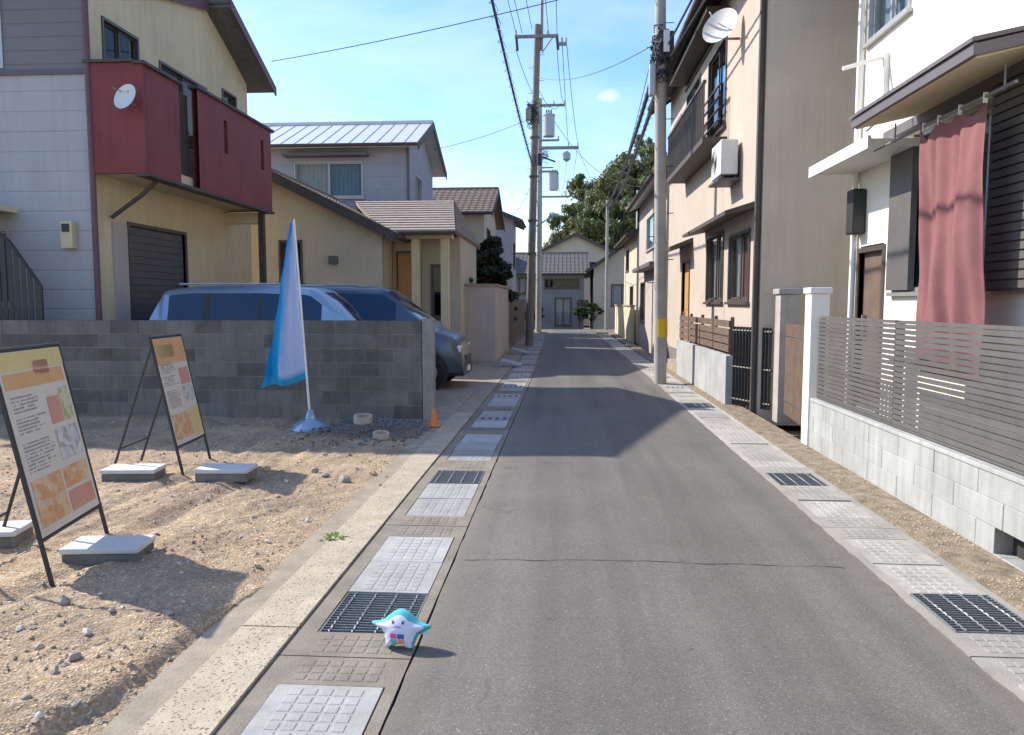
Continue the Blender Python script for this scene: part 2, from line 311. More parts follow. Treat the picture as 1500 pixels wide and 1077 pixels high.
def mk_glass():
    m, nt, b = _new('glass', 0.03, 0, 0.5)
    t = nt.nodes.new('ShaderNodeBsdfTransparent'); t.inputs['Color'].default_value = (0.80, 0.84, 0.85, 1)
    g = nt.nodes.new('ShaderNodeBsdfGlossy'); g.inputs['Roughness'].default_value = 0.02
    f = nt.nodes.new('ShaderNodeFresnel'); f.inputs['IOR'].default_value = 1.45
    gg = nt.nodes.new('ShaderNodeNewGeometry'); iv = nt.nodes.new('ShaderNodeMath'); iv.operation = 'SUBTRACT'; iv.inputs[0].default_value = 1.0; nt.links.new(gg.outputs['Backfacing'], iv.inputs[1])
    mu = nt.nodes.new('ShaderNodeMath'); mu.operation = 'MULTIPLY'; nt.links.new(f.outputs[0], mu.inputs[0]); nt.links.new(iv.outputs[0], mu.inputs[1])
    ms = nt.nodes.new('ShaderNodeMixShader'); nt.links.new(mu.outputs[0], ms.inputs[0]); nt.links.new(t.outputs[0], ms.inputs[1]); nt.links.new(g.outputs[0], ms.inputs[2])
    nt.links.new(ms.outputs[0], nt.nodes['Material Output'].inputs['Surface'])
mk_glass()
pm('car_glass', (0.018, 0.045, 0.095), 0.05, 5, 0.05, spec=0.35)
def mk_flag():
    m, nt, b = _new('flag_print', 0.85, 0, 0.2)
    t = nt.nodes.new('ShaderNodeUVMap'); sp = nt.nodes.new('ShaderNodeSeparateXYZ'); nt.links.new(t.outputs[0], sp.inputs[0])
    v = nt.nodes.new('ShaderNodeTexNoise'); v.inputs['Scale'].default_value = 3.5; v.inputs['Detail'].default_value = 3; nt.links.new(t.outputs[0], v.inputs['Vector'])
    a = nt.nodes.new('ShaderNodeMath'); a.operation = 'MULTIPLY_ADD'; a.inputs[1].default_value = 0.35; nt.links.new(v.outputs['Fac'], a.inputs[0]); nt.links.new(sp.outputs['X'], a.inputs[2])
    c1 = _ramp(nt, a.outputs[0], [(0.30, (0.01, 0.30, 0.62)), (0.50, (0.03, 0.42, 0.78)), (0.60, (0.40, 0.58, 0.88)), (0.72, (0.66, 0.70, 0.90)), (1.0, (0.62, 0.68, 0.90))])
    c2 = _ramp(nt, sp.outputs['Y'], [(0.03, 1.0), (0.07, 0.0)])
    col = _mix(nt, c2, c1, (0.04, 0.42, 0.66))
    nt.links.new(col, b.inputs['Base Color'])
    tr = nt.nodes.new('ShaderNodeBsdfTranslucent'); nt.links.new(col, tr.inputs['Color'])
    ms = nt.nodes.new('ShaderNodeMixShader'); ms.inputs[0].default_value = 0.45
    nt.links.new(b.outputs[0], ms.inputs[1]); nt.links.new(tr.outputs[0], ms.inputs[2]); nt.links.new(ms.outputs[0], nt.nodes['Material Output'].inputs['Surface'])
mk_flag()
def mk_cloth():
    m = M['pink_cloth']; nt = m.node_tree; b = nt.nodes['Principled BSDF']; col = b.inputs['Base Color'].links[0].from_socket
    tr = nt.nodes.new('ShaderNodeBsdfTranslucent'); nt.links.new(col, tr.inputs['Color']); ms = nt.nodes.new('ShaderNodeMixShader'); ms.inputs[0].default_value = 0.3
    nt.links.new(b.outputs[0], ms.inputs[1]); nt.links.new(tr.outputs[0], ms.inputs[2]); nt.links.new(ms.outputs[0], nt.nodes['Material Output'].inputs['Surface'])
mk_cloth()

# ------------------------------------------------------------------ mesh helpers
ORG = {}
class MB:
    def __init__(s): s.v = []; s.f = []
    def add(s, vs, fs):
        o = len(s.v); s.v += [tuple(p) for p in vs]; s.f += [tuple(i+o for i in f) for f in fs]; return s
    def box(s, x0, x1, y0, y1, z0, z1):
        x0, x1 = min(x0, x1), max(x0, x1); y0, y1 = min(y0, y1), max(y0, y1); z0, z1 = min(z0, z1), max(z0, z1)
        return s.add([(x0,y0,z0),(x1,y0,z0),(x1,y1,z0),(x0,y1,z0),(x0,y0,z1),(x1,y0,z1),(x1,y1,z1),(x0,y1,z1)],
                     [(0,3,2,1),(4,5,6,7),(0,1,5,4),(1,2,6,5),(2,3,7,6),(3,0,4,7)])
    def frus(s, x0, x1, y0, y1, z0, z1, c):      # box whose top is inset by c (a moulded pad)
        return s.add([(x0,y0,z0),(x1,y0,z0),(x1,y1,z0),(x0,y1,z0),(x0+c,y0+c,z1),(x1-c,y0+c,z1),(x1-c,y1-c,z1),(x0+c,y1-c,z1)],
                     [(4,5,6,7),(0,1,5,4),(1,2,6,5),(2,3,7,6),(3,0,4,7)])
    def tube(s, a, b, r0, r1=None, n=10, cap=True):
        return s.path([a, b], [r0, r0 if r1 is None else r1], n, cap)
    def path(s, pts, r, n=8, cap=True):
        pts = [Vector(p) for p in pts]; k = len(pts); rr = r if isinstance(r, (list, tuple)) else [r]*k
        vs = []; ref = None
        for i, p in enumerate(pts):
            t = (pts[min(i+1, k-1)]-pts[max(i-1, 0)])
            t = t.normalized() if t.length > 1e-9 else Vector((0, 0, 1))
            if ref is None: ref = Vector((0, 0, 1)) if abs(t.z) < 0.9 else Vector((1, 0, 0))
            u = t.cross(ref); u = u.normalized() if u.length > 1e-6 else t.orthogonal().normalized(); w = u.cross(t)
            ref = w
            for j in range(n):
                a = 2*math.pi*j/n; vs.append(p+u*math.cos(a)*rr[i]+w*math.sin(a)*rr[i])
        fs = [(i*n+j, i*n+(j+1) % n, (i+1)*n+(j+1) % n, (i+1)*n+j) for i in range(k-1) for j in range(n)]
        if cap: fs += [tuple(range(n))[::-1], tuple((k-1)*n+j for j in range(n))]
        return s.add(vs, fs)
    def lathe(s, prof, n=20, c=(0, 0, 0)):
        k = len(prof); vs = [(c[0]+r*math.cos(2*math.pi*j/n), c[1]+r*math.sin(2*math.pi*j/n), c[2]+z) for r, z in prof for j in range(n)]
        fs = [(i*n+j, i*n+(j+1) % n, (i+1)*n+(j+1) % n, (i+1)*n+j) for i in range(k-1) for j in range(n)]
        fs += [tuple(range(n))[::-1], tuple((k-1)*n+j for j in range(n))]
        return s.add(vs, fs)
    def prism(s, poly, off):                     # polygon (3D points) extruded by a vector
        n = len(poly); off = Vector(off); a = [Vector(p) for p in poly]; b = [p+off for p in a]
        return s.add(a+b, [tuple(range(n))[::-1], tuple(range(n, 2*n))]+[(i, (i+1) % n, n+(i+1) % n, n+i) for i in range(n)])
    def mesh(s, name, mat, smooth=False, fix=True):
        me = bpy.data.meshes.new(name); me.from_pydata(s.v, [], s.f); me.update()
        if fix:
            bm = bmesh.new(); bm.from_mesh(me); bmesh.ops.recalc_face_normals(bm, faces=bm.faces); bm.to_mesh(me); bm.free()
        if mat: me.materials.append(M[mat])
        if smooth:
            me.polygons.foreach_set('use_smooth', [True]*len(me.polygons)); me.set_sharp_from_angle(angle=R(40))
        return me
    def build(s, name, mat, parent=None, smooth=False, bevel=0.0, fix=True):
        """vertices are world coordinates; they are moved into the parent's frame"""
        o = ORG.get(parent.name, Vector()) if parent else Vector()
        if o.length: s.v = [(p[0]-o[0], p[1]-o[1], p[2]-o[2]) for p in s.v]
        ob = bpy.data.objects.new(name, s.mesh(name, mat, smooth, fix)); C.objects.link(ob)
        if parent: ob.parent = parent
        ORG[ob.name] = o
        if bevel:
            bv = ob.modifiers.new('bevel', 'BEVEL'); bv.width = bevel; bv.segments = 2; bv.limit_method = 'ANGLE'; bv.angle_limit = R(40)
        return ob
def inst(me, name, parent=None, loc=(0, 0, 0), rot=(0, 0, 0), scale=(1, 1, 1)):
    ob = bpy.data.objects.new(name, me); C.objects.link(ob); ob.location = loc; ob.rotation_euler = rot; ob.scale = scale
    if parent: ob.parent = parent
    return ob
def tag(o, label, cat, group=None):
    o['label'] = label; o['category'] = cat
    if group: o['group'] = group
    return o
def thing(name, label, cat, loc=(0, 0, 0), rotz=0.0, group=None, local=False):
    o = bpy.data.objects.new(name, None); C.objects.link(o); o.location = loc; o.rotation_euler = (0, 0, rotz); o.empty_display_size = 0.2
    ORG[o.name] = Vector() if local else Vector(loc)
    return tag(o, label, cat, group)
def struct(o): o['kind'] = 'structure'; return o
def stuff(o): o['kind'] = 'stuff'; return o

def vnoise(x, y, seed=0):
    r = np.random.default_rng(seed); T = r.random((256, 256))
    xi = np.floor(x).astype(int); yi = np.floor(y).astype(int); fx = x-xi; fy = y-yi
    fx = fx*fx*(3-2*fx); fy = fy*fy*(3-2*fy)
    a = T[xi % 256, yi % 256]; b = T[(xi+1) % 256, yi % 256]; c = T[xi % 256, (yi+1) % 256]; d = T[(xi+1) % 256, (yi+1) % 256]
    return (a*(1-fx)+b*fx)*(1-fy)+(c*(1-fx)+d*fx)*fy
def fbm(x, y, f, octv=5, seed=0, g=0.5):
    t = 0; amp = 1; s = 0
    for k in range(octv): t = t+amp*vnoise(x*f+17*k, y*f-9*k, seed+k); s += amp; amp *= g; f *= 2.03
    return t/s-0.5

# ------------------------------------------------------------------ the ground
struct(MB().add([(-300, -60, -0.30), (300, -60, -0.30), (300, 500, -0.30), (-300, 500, -0.30)], [(0, 1, 2, 3)]).build('ground', 'earth', fix=False))
XL, XR = -0.67, 1.845          # asphalt edges
def road_sheet():
    ys = [-6+0.12*i for i in range(int(47.5/0.12)+1)]; vs = []; fs = []
    for y in ys:
        bend = -0.22*min(1, max(0, (y-18)/24))
        jl = float(fbm(np.array([y*3.1]), np.array([0.3]), 2.0, 3, 5)[0])*0.022; jr = float(fbm(np.array([y*3.7]), np.array([7.3]), 2.2, 3, 9)[0])*0.035
        xs = [XL+bend+jl, XL+0.5+bend, 0.58+bend/2, XR-0.5, XR+jr+bend*0.6]
        zs = [0.0, 0.010, 0.016, 0.010, 0.0]
        vs += [(x, y, z) for x, z in zip(xs, zs)]
    n = 5
    for i in range(len(ys)-1):
        for j in range(4): fs.append((i*n+j, i*n+j+1, (i+1)*n+j+1, (i+1)*n+j))
    return MB().add(vs, fs)
road = struct(road_sheet().build('road', 'asphalt', smooth=True, fix=False))
pts = [G(680, 820), G(760, 822), G(850, 824), G(960, 827), G(1060, 829), G(1160, 832), G(1250, 834)]
jm = MB(); fine = []
for a, b in zip(pts[:-1], pts[1:]):
    for k in range(8): fine.append(a.lerp(b, k/8))
vs = []
for p in fine:
    w = 0.0014+0.0030*random.random(); dy = random.uniform(-0.007, 0.007)+0.010*math.sin(p.x*5.1)+0.007*math.sin(p.x*13)
    zz = float(np.interp(p.x, [XL, XL+0.5, 0.58, XR-0.5, XR], [0.0, 0.010, 0.016, 0.010, 0.0]))+0.0022
    vs += [(p.x, p.y+dy-w, zz), (p.x, p.y+dy+w, zz)]
jm.add(vs, [(2*i, 2*i+2, 2*i+3, 2*i+1) for i in range(len(fine)-1)]).build('pavement_joint', 'crack', road, fix=False)
struct(MB().box(-2.2, 2.9, -6, 42, -0.5, -0.43).build('road_bed', 'old_concrete'))
struct(MB().box(-40, 40, 41.6, 46.8, -0.2, -0.006).build('cross_street', 'asphalt'))

# ------------------------------------------------------------------ gutters: 2 m concrete channel blocks, each with three covers
def pads(mb, x0, x1, y0, y1, nx, ny, z, h=0.004, gap=0.010, c=0.004):
    dx = (x1-x0)/nx; dy = (y1-y0)/ny
    for i in range(nx):
        for j in range(ny):
            mb.frus(x0+i*dx+gap/2, x0+(i+1)*dx-gap/2, y0+j*dy+gap/2, y0+(j+1)*dy-gap/2, z, z+h, c)
def gutter(side, xa, xb, oa, ob, pitch, y0, blk, lidm, kinds):
    root = struct(MB().box(xa+0.03, xb-0.03, -5, 41.5, -0.42, -0.38).build('gutter_'+side, 'pit'))
    L = pitch-0.008
    m = MB(); e = 0.25; d = -0.36
    m.box(xa, oa, 0, L, d, 0); m.box(ob, xb, 0, L, d, 0)
    for a, b in ((0, e), (L-e, L)):
        m.box(oa, ob, a, b, -0.12, 0); pads(m, oa+0.04, ob-0.04, a+0.03, b-0.03, 6, 3, 0.0, 0.0028, 0.012)
    m.box(oa, ob, 0, L, d, d+0.05)
    bme = m.mesh('gutter_block', blk)
    ll = (L-2*e)/3
    lm = MB(); lm.box(oa+0.006, ob-0.006, 0.003, ll-0.003, -0.075, 0.003); pads(lm, oa+0.07, ob-0.07, 0.03, ll-0.03, 5, 7, 0.003, 0.0028, 0.011)
    lme = lm.mesh('cover_lid', lidm)
    sm = MB(); w = (ob-oa-0.012); t = 0.05; yb0, yb1 = ll*0.30, ll*0.70
    sm.box(oa+0.006, ob-0.006, 0.003, yb0, -0.075, 0.003); sm.box(oa+0.006, ob-0.006, yb1, ll-0.003, -0.075, 0.003)
    for k in range(5):
        x = oa+0.006+k*(w-0.045)/4; sm.box(x, x+0.045, yb0, yb1, -0.075, 0.003)
    sme = sm.mesh('slotted_lid', lidm)
    gm = MB(); n = 17
    for x in (oa+0.006, ob-0.012): gm.box(x, x+0.006, 0.003, ll-0.003, -0.045, 0.002)
    for k in range(n):
        y = 0.004+k*(ll-0.012)/(n-1); gm.box(oa+0.012, ob-0.012, y, y+0.005, -0.042, 0.0)
    for k in range(4):
        x = oa+0.055+k*(ob-oa-0.115)/3
        vs = []; q = 48
        gm.path([(x+0.0025*math.cos(i*1.3), 0.004+i*(ll-0.008)/q, 0.003+0.0025*math.sin(i*1.3)) for i in range(q+1)], 0.0048, 5)
    gme = gm.mesh('drain_grate', 'galvanised')
    k0 = -3
    for k in range(k0, 18):
        y = y0+k*pitch
        if y+pitch > 41.6: break
        sh = -0.22*min(1, max(0, (y-18)/24))*(1.0 if side == 'left' else 0.6)
        b = inst(bme, 'gutter_block', root, (sh, y, random.uniform(-0.003, 0.001)))
        kd = kinds.get(k, 'lsl' if k > 2 else 'lll')
        for i, ch in enumerate(kd):
            me, nm = {'l': (lme, 'cover_lid'), 's': (sme, 'slotted_lid'), 'g': (gme, 'drain_grate')}[ch]
            inst(me, nm, b, (random.uniform(-0.002, 0.002), e+i*ll, random.uniform(-0.004, 0.001)), (random.uniform(-0.004, 0.004), random.uniform(-0.004, 0.004), random.uniform(-0.004, 0.004)))
gutter('left', -1.29, -0.682, -1.195, -0.735, 2.04, 3.26, 'old_concrete', 'lid_concrete', {0: 'gll', 1: 'llg', 2: 'lll', 3: 'lsl', 4: 'lls', 6: 'lsl'})
gutter('right', 1.855, 2.385, 1.91, 2.335, 2.0, 3.46, 'right_concrete', 'right_lid', {0: 'gll', 1: 'llg', 2: 'lll', 3: 'lll', 4: 'gll', 6: 'lsl'})

# pale exposed-aggregate strip beside the left gutter, and the rough concrete lip towards the lot
def strip(name, xa, xb, mat, y0, y1, z, j0, j1, seg=0.1, parent=None):
    vs = []; fs = []; n = int((y1-y0)/seg)
    for i in range(n+1):
        y = y0+i*(y1-y0)/n
        a = xa+float(fbm(np.array([y]), np.array([1.7]), 1.6, 4, 3)[0])*j0; b = xb+float(fbm(np.array([y]), np.array([5.7]), 1.6, 4, 4)[0])*j1
        vs += [(a, y, z), (b, y, z), (a, y, z-0.14), (b, y, z-0.14)]
    for i in range(n):
        q = i*4; fs += [(q, q+1, q+5, q+4), (q+2, q, q+4, q+6), (q+1, q+3, q+7, q+5)]
    return MB().add(vs, fs).build(name, mat, parent)
ks = struct(strip('kerb_strip', -1.575, -1.298, 'pale_concrete', -3, 3.52, 0.012, 0.012, 0.0))
struct(strip('kerb_strip', -1.575, -1.298, 'pale_concrete', 3.528, 10.9, 0.012, 0.012, 0.0))
struct(strip('kerb_lip', -1.72, -1.58, 'edge_concrete', -3, 10.9, 0.006, 0.05, 0.0))
struct(strip('driveway_edge', -1.575, -1.298, 'edge_concrete', 10.905, 41, 0.010, 0.012, 0.0))
struct(MB().box(-0.70, -0.64, -6, 41.6, -0.2, -0.022).build('joint_fill', 'pit'))
struct(strip('right_verge', 2.392, 2.75, 'verge_rubble', -3, 41, 0.012, 0.0, 0.0))

# ------------------------------------------------------------------ the dirt lot
FUR = [G(60, 1085), G(92, 1059), G(157, 1025), G(224, 975), G(280, 933), G(330, 900)]
def lot_h(x, y):
    h = 0.06*fbm(x, y, 0.9, 4, 21)+0.050*fbm(x, y, 4.2, 5, 31, 0.62)+0.030*fbm(x, y, 19, 3, 41, 0.7)+0.03*np.abs(fbm(x, y, 8, 3, 51))
    best = np.full(x.shape, 9.0); sgn = np.zeros(x.shape)
    for a, b in zip(FUR[:-1], FUR[1:]):
        dx, dy = b.x-a.x, b.y-a.y; L2 = dx*dx+dy*dy
        t = np.clip(((x-a.x)*dx+(y-a.y)*dy)/L2, 0, 1); qx = x-a.x-t*dx; qy = y-a.y-t*dy; d = np.hypot(qx, qy)
        s = np.sign(dx*qy-dy*qx); m_ = d < best; best = np.where(m_, d, best); sgn = np.where(m_, s, sgn)
    wob = 0.03*fbm(x, y, 8, 3, 77)
    st = 1/(1+np.exp(-np.clip((sgn*best+wob)/0.012, -30, 30)))
    fade = np.clip(1-(best-0.25)/0.6, 0, 1)
    h = h+0.085*(st-0.4)*fade
    for off in (0.0, 0.62):        # old wheel ruts curving through the lot
        cx = -3.15-off+0.16*(y-3.0)-0.02*(y-3)**2+0.05*np.sin(y*2.1); d = np.abs(x-cx)
        h = h-0.020*np.exp(-(d/0.085)**2)*(0.5+1.6*vnoise(x*1.7, y*1.7, 88))+0.008*np.exp(-((d-0.15)/0.05)**2)
    edge = np.clip((-1.60-x)/0.45, 0, 1)
    return -0.012+0.022*edge+h*(0.30+0.70*edge)-0.05*np.clip((x+1.60)/0.12, 0, 1)
def lot():
    xs = np.concatenate([np.arange(-12, -4.6, 0.09), np.arange(-4.6, -1.50, 0.022)]); ys = np.concatenate([np.arange(-2.5, 1.9, 0.2), np.arange(1.9, 6.2, 0.022), np.arange(6.2, 10.3, 0.045)])
    X, Y = np.meshgrid(xs, ys, indexing='ij'); Z = lot_h(X, Y)
    vs = np.stack([X, Y, Z], -1).reshape(-1, 3); ny = len(ys); nx = len(xs)
    i, j = np.meshgrid(np.arange(nx-1), np.arange(ny-1), indexing='ij'); q = (i*ny+j).reshape(-1)
    fs = np.stack([q, q+ny, q+ny+1, q+1], -1)
    me = bpy.data.meshes.new('dirt_lot'); me.from_pydata(vs.tolist(), [], fs.tolist()); me.materials.append(M['dirt'])
    me.polygons.foreach_set('use_smooth', [True]*len(me.polygons))
    o = bpy.data.objects.new('dirt_lot', me); C.objects.link(o); return struct(o)
lot()
def rock_verts(r, flat_=0.7, n=0):
    """an angular stone: jittered icosphere"""
    bm = bmesh.new(); bmesh.ops.create_icosphere(bm, subdivisions=1, radius=1)
    s = (random.uniform(0.7, 1.3), random.uniform(0.6, 1.1), random.uniform(0.4, flat_))
    q = Matrix.Rotation(random.uniform(0, 6.28), 3, 'Z') @ Matrix.Rotation(random.uniform(-0.4, 0.4), 3, 'X')
    cuts = [(Vector((random.uniform(-1, 1), random.uniform(-1, 1), random.uniform(-0.4, 1))).normalized(), random.uniform(0.45, 0.8)) for _ in range(6)]
    for v in bm.verts:
        p = v.co.copy()
        for nn, d in cuts:
            e = p.dot(nn)-d
            if e > 0: p -= nn*e
        p = Vector((p.x*s[0], p.y*s[1], p.z*s[2])); v.co = q @ (p*r)
    vs = [tuple(v.co) for v in bm.verts]; fs = [tuple(v.index for v in f.verts) for f in bm.faces]; bm.free(); return vs, fs
def scatter_stones(name, mat, N, xr, yr, r0, r1, power, hf, seed, dens=None):
    rg = np.random.default_rng(seed); V = []; Fc = []
    proto = []
    random.seed(seed)
    for k in range(12):
        vs = []; 
        for sx, sy, sz in ((1,0,0),(-1,0,0),(0,1,0),(0,-1,0),(0,0,1),(0,0,-1)):
            vs.append((sx*random.uniform(0.6, 1.2)+random.uniform(-.25, .25), sy*random.uniform(0.6, 1.2)+random.uniform(-.25, .25), sz*random.uniform(0.4, 0.8)))
        proto.append(np.array(vs))
    tri = np.array([(0,2,4),(2,1,4),(1,3,4),(3,0,4),(2,0,5),(1,2,5),(3,1,5),(0,3,5)])
    x = rg.uniform(*xr, N); y = yr[0]+(yr[1]-yr[0])*rg.random(N)**1.5
    if dens is not None:
        keep = rg.random(N) < dens(x, y); x = x[keep]; y = y[keep]
    z = hf(x, y); r = r0+(r1-r0)*rg.random(len(x))**power; a = rg.random(len(x))*6.28
    for i in range(len(x)):
        p = proto[i % 12]*r[i]; ca, sa = math.cos(a[i]), math.sin(a[i])
        q = np.stack([p[:, 0]*ca-p[:, 1]*sa+x[i], p[:, 0]*sa+p[:, 1]*ca+y[i], p[:, 2]+z[i]+r[i]*0.12], -1)
        V.append(q); Fc.append(tri+6*i)
    me = bpy.data.meshes.new(name); me.from_pydata(np.concatenate(V).tolist(), [], np.concatenate(Fc).tolist()); me.materials.append(M[mat])
    o = bpy.data.objects.new(name, me); C.objects.link(o); return stuff(o)
patch = lambda f, s, lo, hi: (lambda x, y: np.clip((fbm(x, y, f, 3, s)-lo)/(hi-lo), 0.05, 1))
tag(scatter_stones('pebbles', 'stone_warm', 16000, (-6.0, -1.66), (2.0, 9.8), 0.003, 0.018, 3.4, lot_h, 5, patch(1.3, 61, -0.15, 0.2)), 'small tan pebbles and crumbs strewn over the dirt lot', 'pebbles')
tag(scatter_stones('grit', 'stone_grey', 6500, (-6.0, -1.66), (2.0, 9.8), 0.003, 0.020, 3.4, lot_h, 6, patch(1.0, 71, -0.1, 0.2)), 'small grey grit strewn over the dirt lot', 'grit')
tag(scatter_stones('chips', 'stone_pale', 1100, (-6.0, -1.7), (2.0, 9.8), 0.004, 0.020, 3.0, lot_h, 8), 'small pale stone chips strewn over the dirt lot', 'chips')
heap_h = lambda x, y: lot_h(x, y)+0.13*np.exp(-(((x+2.45)/0.62)**2+((y-9.25)/0.55)**2))
tag(scatter_stones('gravel', 'gravel_grey', 9000, (-4.2, -1.68), (8.0, 10.15), 0.008, 0.030, 1.6, heap_h, 9,
    lambda x, y: np.clip(1.25*np.exp(-(((x+2.35)/0.55)**2+((y-9.3)/0.6)**2)), 0, 1)), 'heap of dark grey gravel at the foot of the block wall', 'gravel')
tag(scatter_stones('verge_grit', 'stone_warm', 6000, (2.40, 2.72), (3.0, 16), 0.003, 0.014, 2.6, lambda x, y: 0.012+0*x, 12, patch(1.5, 91, -0.2, 0.1)), 'brown grit along the foot of the right-hand low wall', 'grit')
random.seed(21)
BIG = [(392,692,.10,'stone_warm'),(462,695,.10,'stone_grey'),(478,703,.085,'stone_grey'),(505,708,.12,'stone_grey'),(547,696,.10,'stone_warm'),(556,712,.06,'stone_warm'),
       (420,711,.07,'stone_pale'),(595,685,.08,'stone_warm'),(486,793,.06,'stone_warm'),(392,795,.05,'stone_pale'),(475,668,.07,'stone_warm'),(377,834,.075,'stone_warm'),
       (250,914,.060,'stone_grey'),(128,938,.060,'stone_pale'),(95,886,.075,'stone_grey'),(110,978,.062,'stone_grey'),(82,1004,.06,'stone_grey'),(165,908,.05,'stone_grey'),
       (60,1069,.055,'stone_pale'),(112,1044,.045,'stone_grey'),(280,1008,.05,'stone_warm'),(305,973,.045,'stone_pale'),(332,945,.04,'stone_warm'),(238,1016,.04,'stone_warm'),
       (40,1045,.06,'stone_grey'),(192,985,.05,'stone_warm'),(58,955,.06,'stone_warm'),(435,885,.035,'stone_warm'),(512,668,.06,'stone_warm'),(535,732,.05,'stone_warm'),
       (450,765,.06,'stone_pale'),(372,760,.05,'stone_grey'),(566,700,.05,'stone_warm'),(30,925,.05,'stone_grey'),(150,955,.04,'stone_warm')]
NM = {'stone_warm': 'tan', 'stone_grey': 'grey', 'stone_pale': 'pale'}
for px, py, r, mt in BIG:
    g = G(px, py); z = float(lot_h(np.array([g.x]), np.array([g.y]))[0])
    d = g.y; r = r*0.85
    vs, fs = rock_verts(r*0.62, 0.85); zm = min(v[2] for v in vs)
    me = MB().add(vs, fs).mesh('stone', mt)
    o = inst(me, 'stone', None, (g.x, g.y, z-zm*0.55)); tag(o, 'loose %s stone lying on the bare dirt of the lot' % NM[mt], 'stone', 'loose %s stones on the dirt lot' % NM[mt])
# weed at the lip
wd = MB(); g = G(489, 790)
for k in range(34):
    a = random.uniform(0, 6.28); L = random.uniform(0.035, 0.085); w = random.uniform(0.008, 0.016); tl = random.uniform(0.25, 1.0)
    o = Vector((g.x+random.uniform(-.05, .05), g.y+random.uniform(-.04, .04), 0.0)); dr = Vector((math.cos(a), math.sin(a), tl*1.2)).normalized(); sd = Vector((-math.sin(a), math.cos(a), 0))*w
    p1 = o+dr*L*0.55; p2 = o+dr*L+Vector((0, 0, -L*0.25))
    wd.add([o-sd*0.3, o+sd*0.3, p1+sd, p1-sd, p2], [(0, 1, 2, 3), (3, 2, 4)])
tag(wd.build('weed', 'leaf_weed', fix=False), 'small green weed tuft growing beside the concrete lip', 'weed')

# ------------------------------------------------------------------ block wall across the back of the lot
def block_wall():
    y0 = 10.22; xe = -1.93; rows = 7; bh = 0.195; bw = 0.40
    root = thing('block_wall', 'weathered grey concrete block wall closing the dirt lot', 'wall', (-6, y0+0.06, 0))
    MB().box(-12.6, xe-0.006, y0+0.006, y0+0.114, -0.25, rows*bh-0.006).build('mortar_core', 'mortar', root)
    mes = {}
    for mt in ('block_grey', 'block_dark'):
        for nm, w in (('f', bw-0.01), ('h', bw/2-0.01)):
            mes[mt, nm] = MB().box(0, w, 0, 0.12, 0, bh-0.010).mesh('concrete_block', mt)
    for r in range(rows):
        x = xe; first = (r % 2 == 1)
        while x > -12.4:
            w = bw/2 if first else bw; k = 'h' if first else 'f'; first = False
            mt = 'block_dark' if random.random() < 0.4 else 'block_grey'
            b = inst(mes[mt, k], 'concrete_block', root, (x-w+0.005+6, -0.06+random.uniform(-0.003, 0.003), r*bh+0.004))
            x -= w
    MB().box(xe+0.005, xe+0.16, y0-0.01, y0+0.15, -0.2, rows*bh+0.02).build('end_post', 'mortar', root, bevel=0.006)
block_wall()
struct(MB().box(-16, -1.585, 10.38, 41, -0.25, 0.004).build('parking_pad', 'edge_concrete'))

# ------------------------------------------------------------------ facade tools
class Fr:
    """wall frame: O origin, U along the wall, N outward normal; v is height"""
    def __init__(s, O, U, N): s.O, s.U, s.N = Vector(O), Vector(U), Vector(N)
    def p(s, u, v, w): return s.O+s.U*u+s.N*w+Vector((0, 0, v))
    def box(s, mb, u0, u1, v0, v1, w0, w1):
        a, b = s.p(u0, v0, w0), s.p(u1, v1, w1); return mb.box(a.x, b.x, a.y, b.y, a.z, b.z)
def wall(root, fr, u0, u1, v0, v1, holes, mat, name='wall', t=0.16):
    us = sorted({u0, u1}|{h[0] for h in holes}|{h[1] for h in holes}); vs = sorted({v0, v1}|{h[2] for h in holes}|{h[3] for h in holes})
    us = [u for u in us if u0 <= u <= u1]; vs = [v for v in vs if v0 <= v <= v1]
    m = MB(); inh = lambda u, v: any(h[0] < u < h[1] and h[2] < v < h[3] for h in holes)
    def q(a, b, c, d): m.add([a, b, c, d], [(0, 1, 2, 3)])
    for i in range(len(us)-1):
        for j in range(len(vs)-1):
            a, b, c, d = us[i], us[i+1], vs[j], vs[j+1]
            if inh((a+b)/2, (c+d)/2):
                continue
            q(fr.p(a, c, 0), fr.p(b, c, 0), fr.p(b, d, 0), fr.p(a, d, 0)); q(fr.p(a, c, -t), fr.p(b, c, -t), fr.p(b, d, -t), fr.p(a, d, -t))
    for h in holes:
        a, b, c, d = h
        q(fr.p(a, c, 0), fr.p(b, c, 0), fr.p(b, c, -t), fr.p(a, c, -t)); q(fr.p(a, d, 0), fr.p(b, d, 0), fr.p(b, d, -t), fr.p(a, d, -t))
        q(fr.p(a, c, 0), fr.p(a, d, 0), fr.p(a, d, -t), fr.p(a, c, -t)); q(fr.p(b, c, 0), fr.p(b, d, 0), fr.p(b, d, -t), fr.p(b, c, -t))
    return m.build(name, mat, root, fix=False)
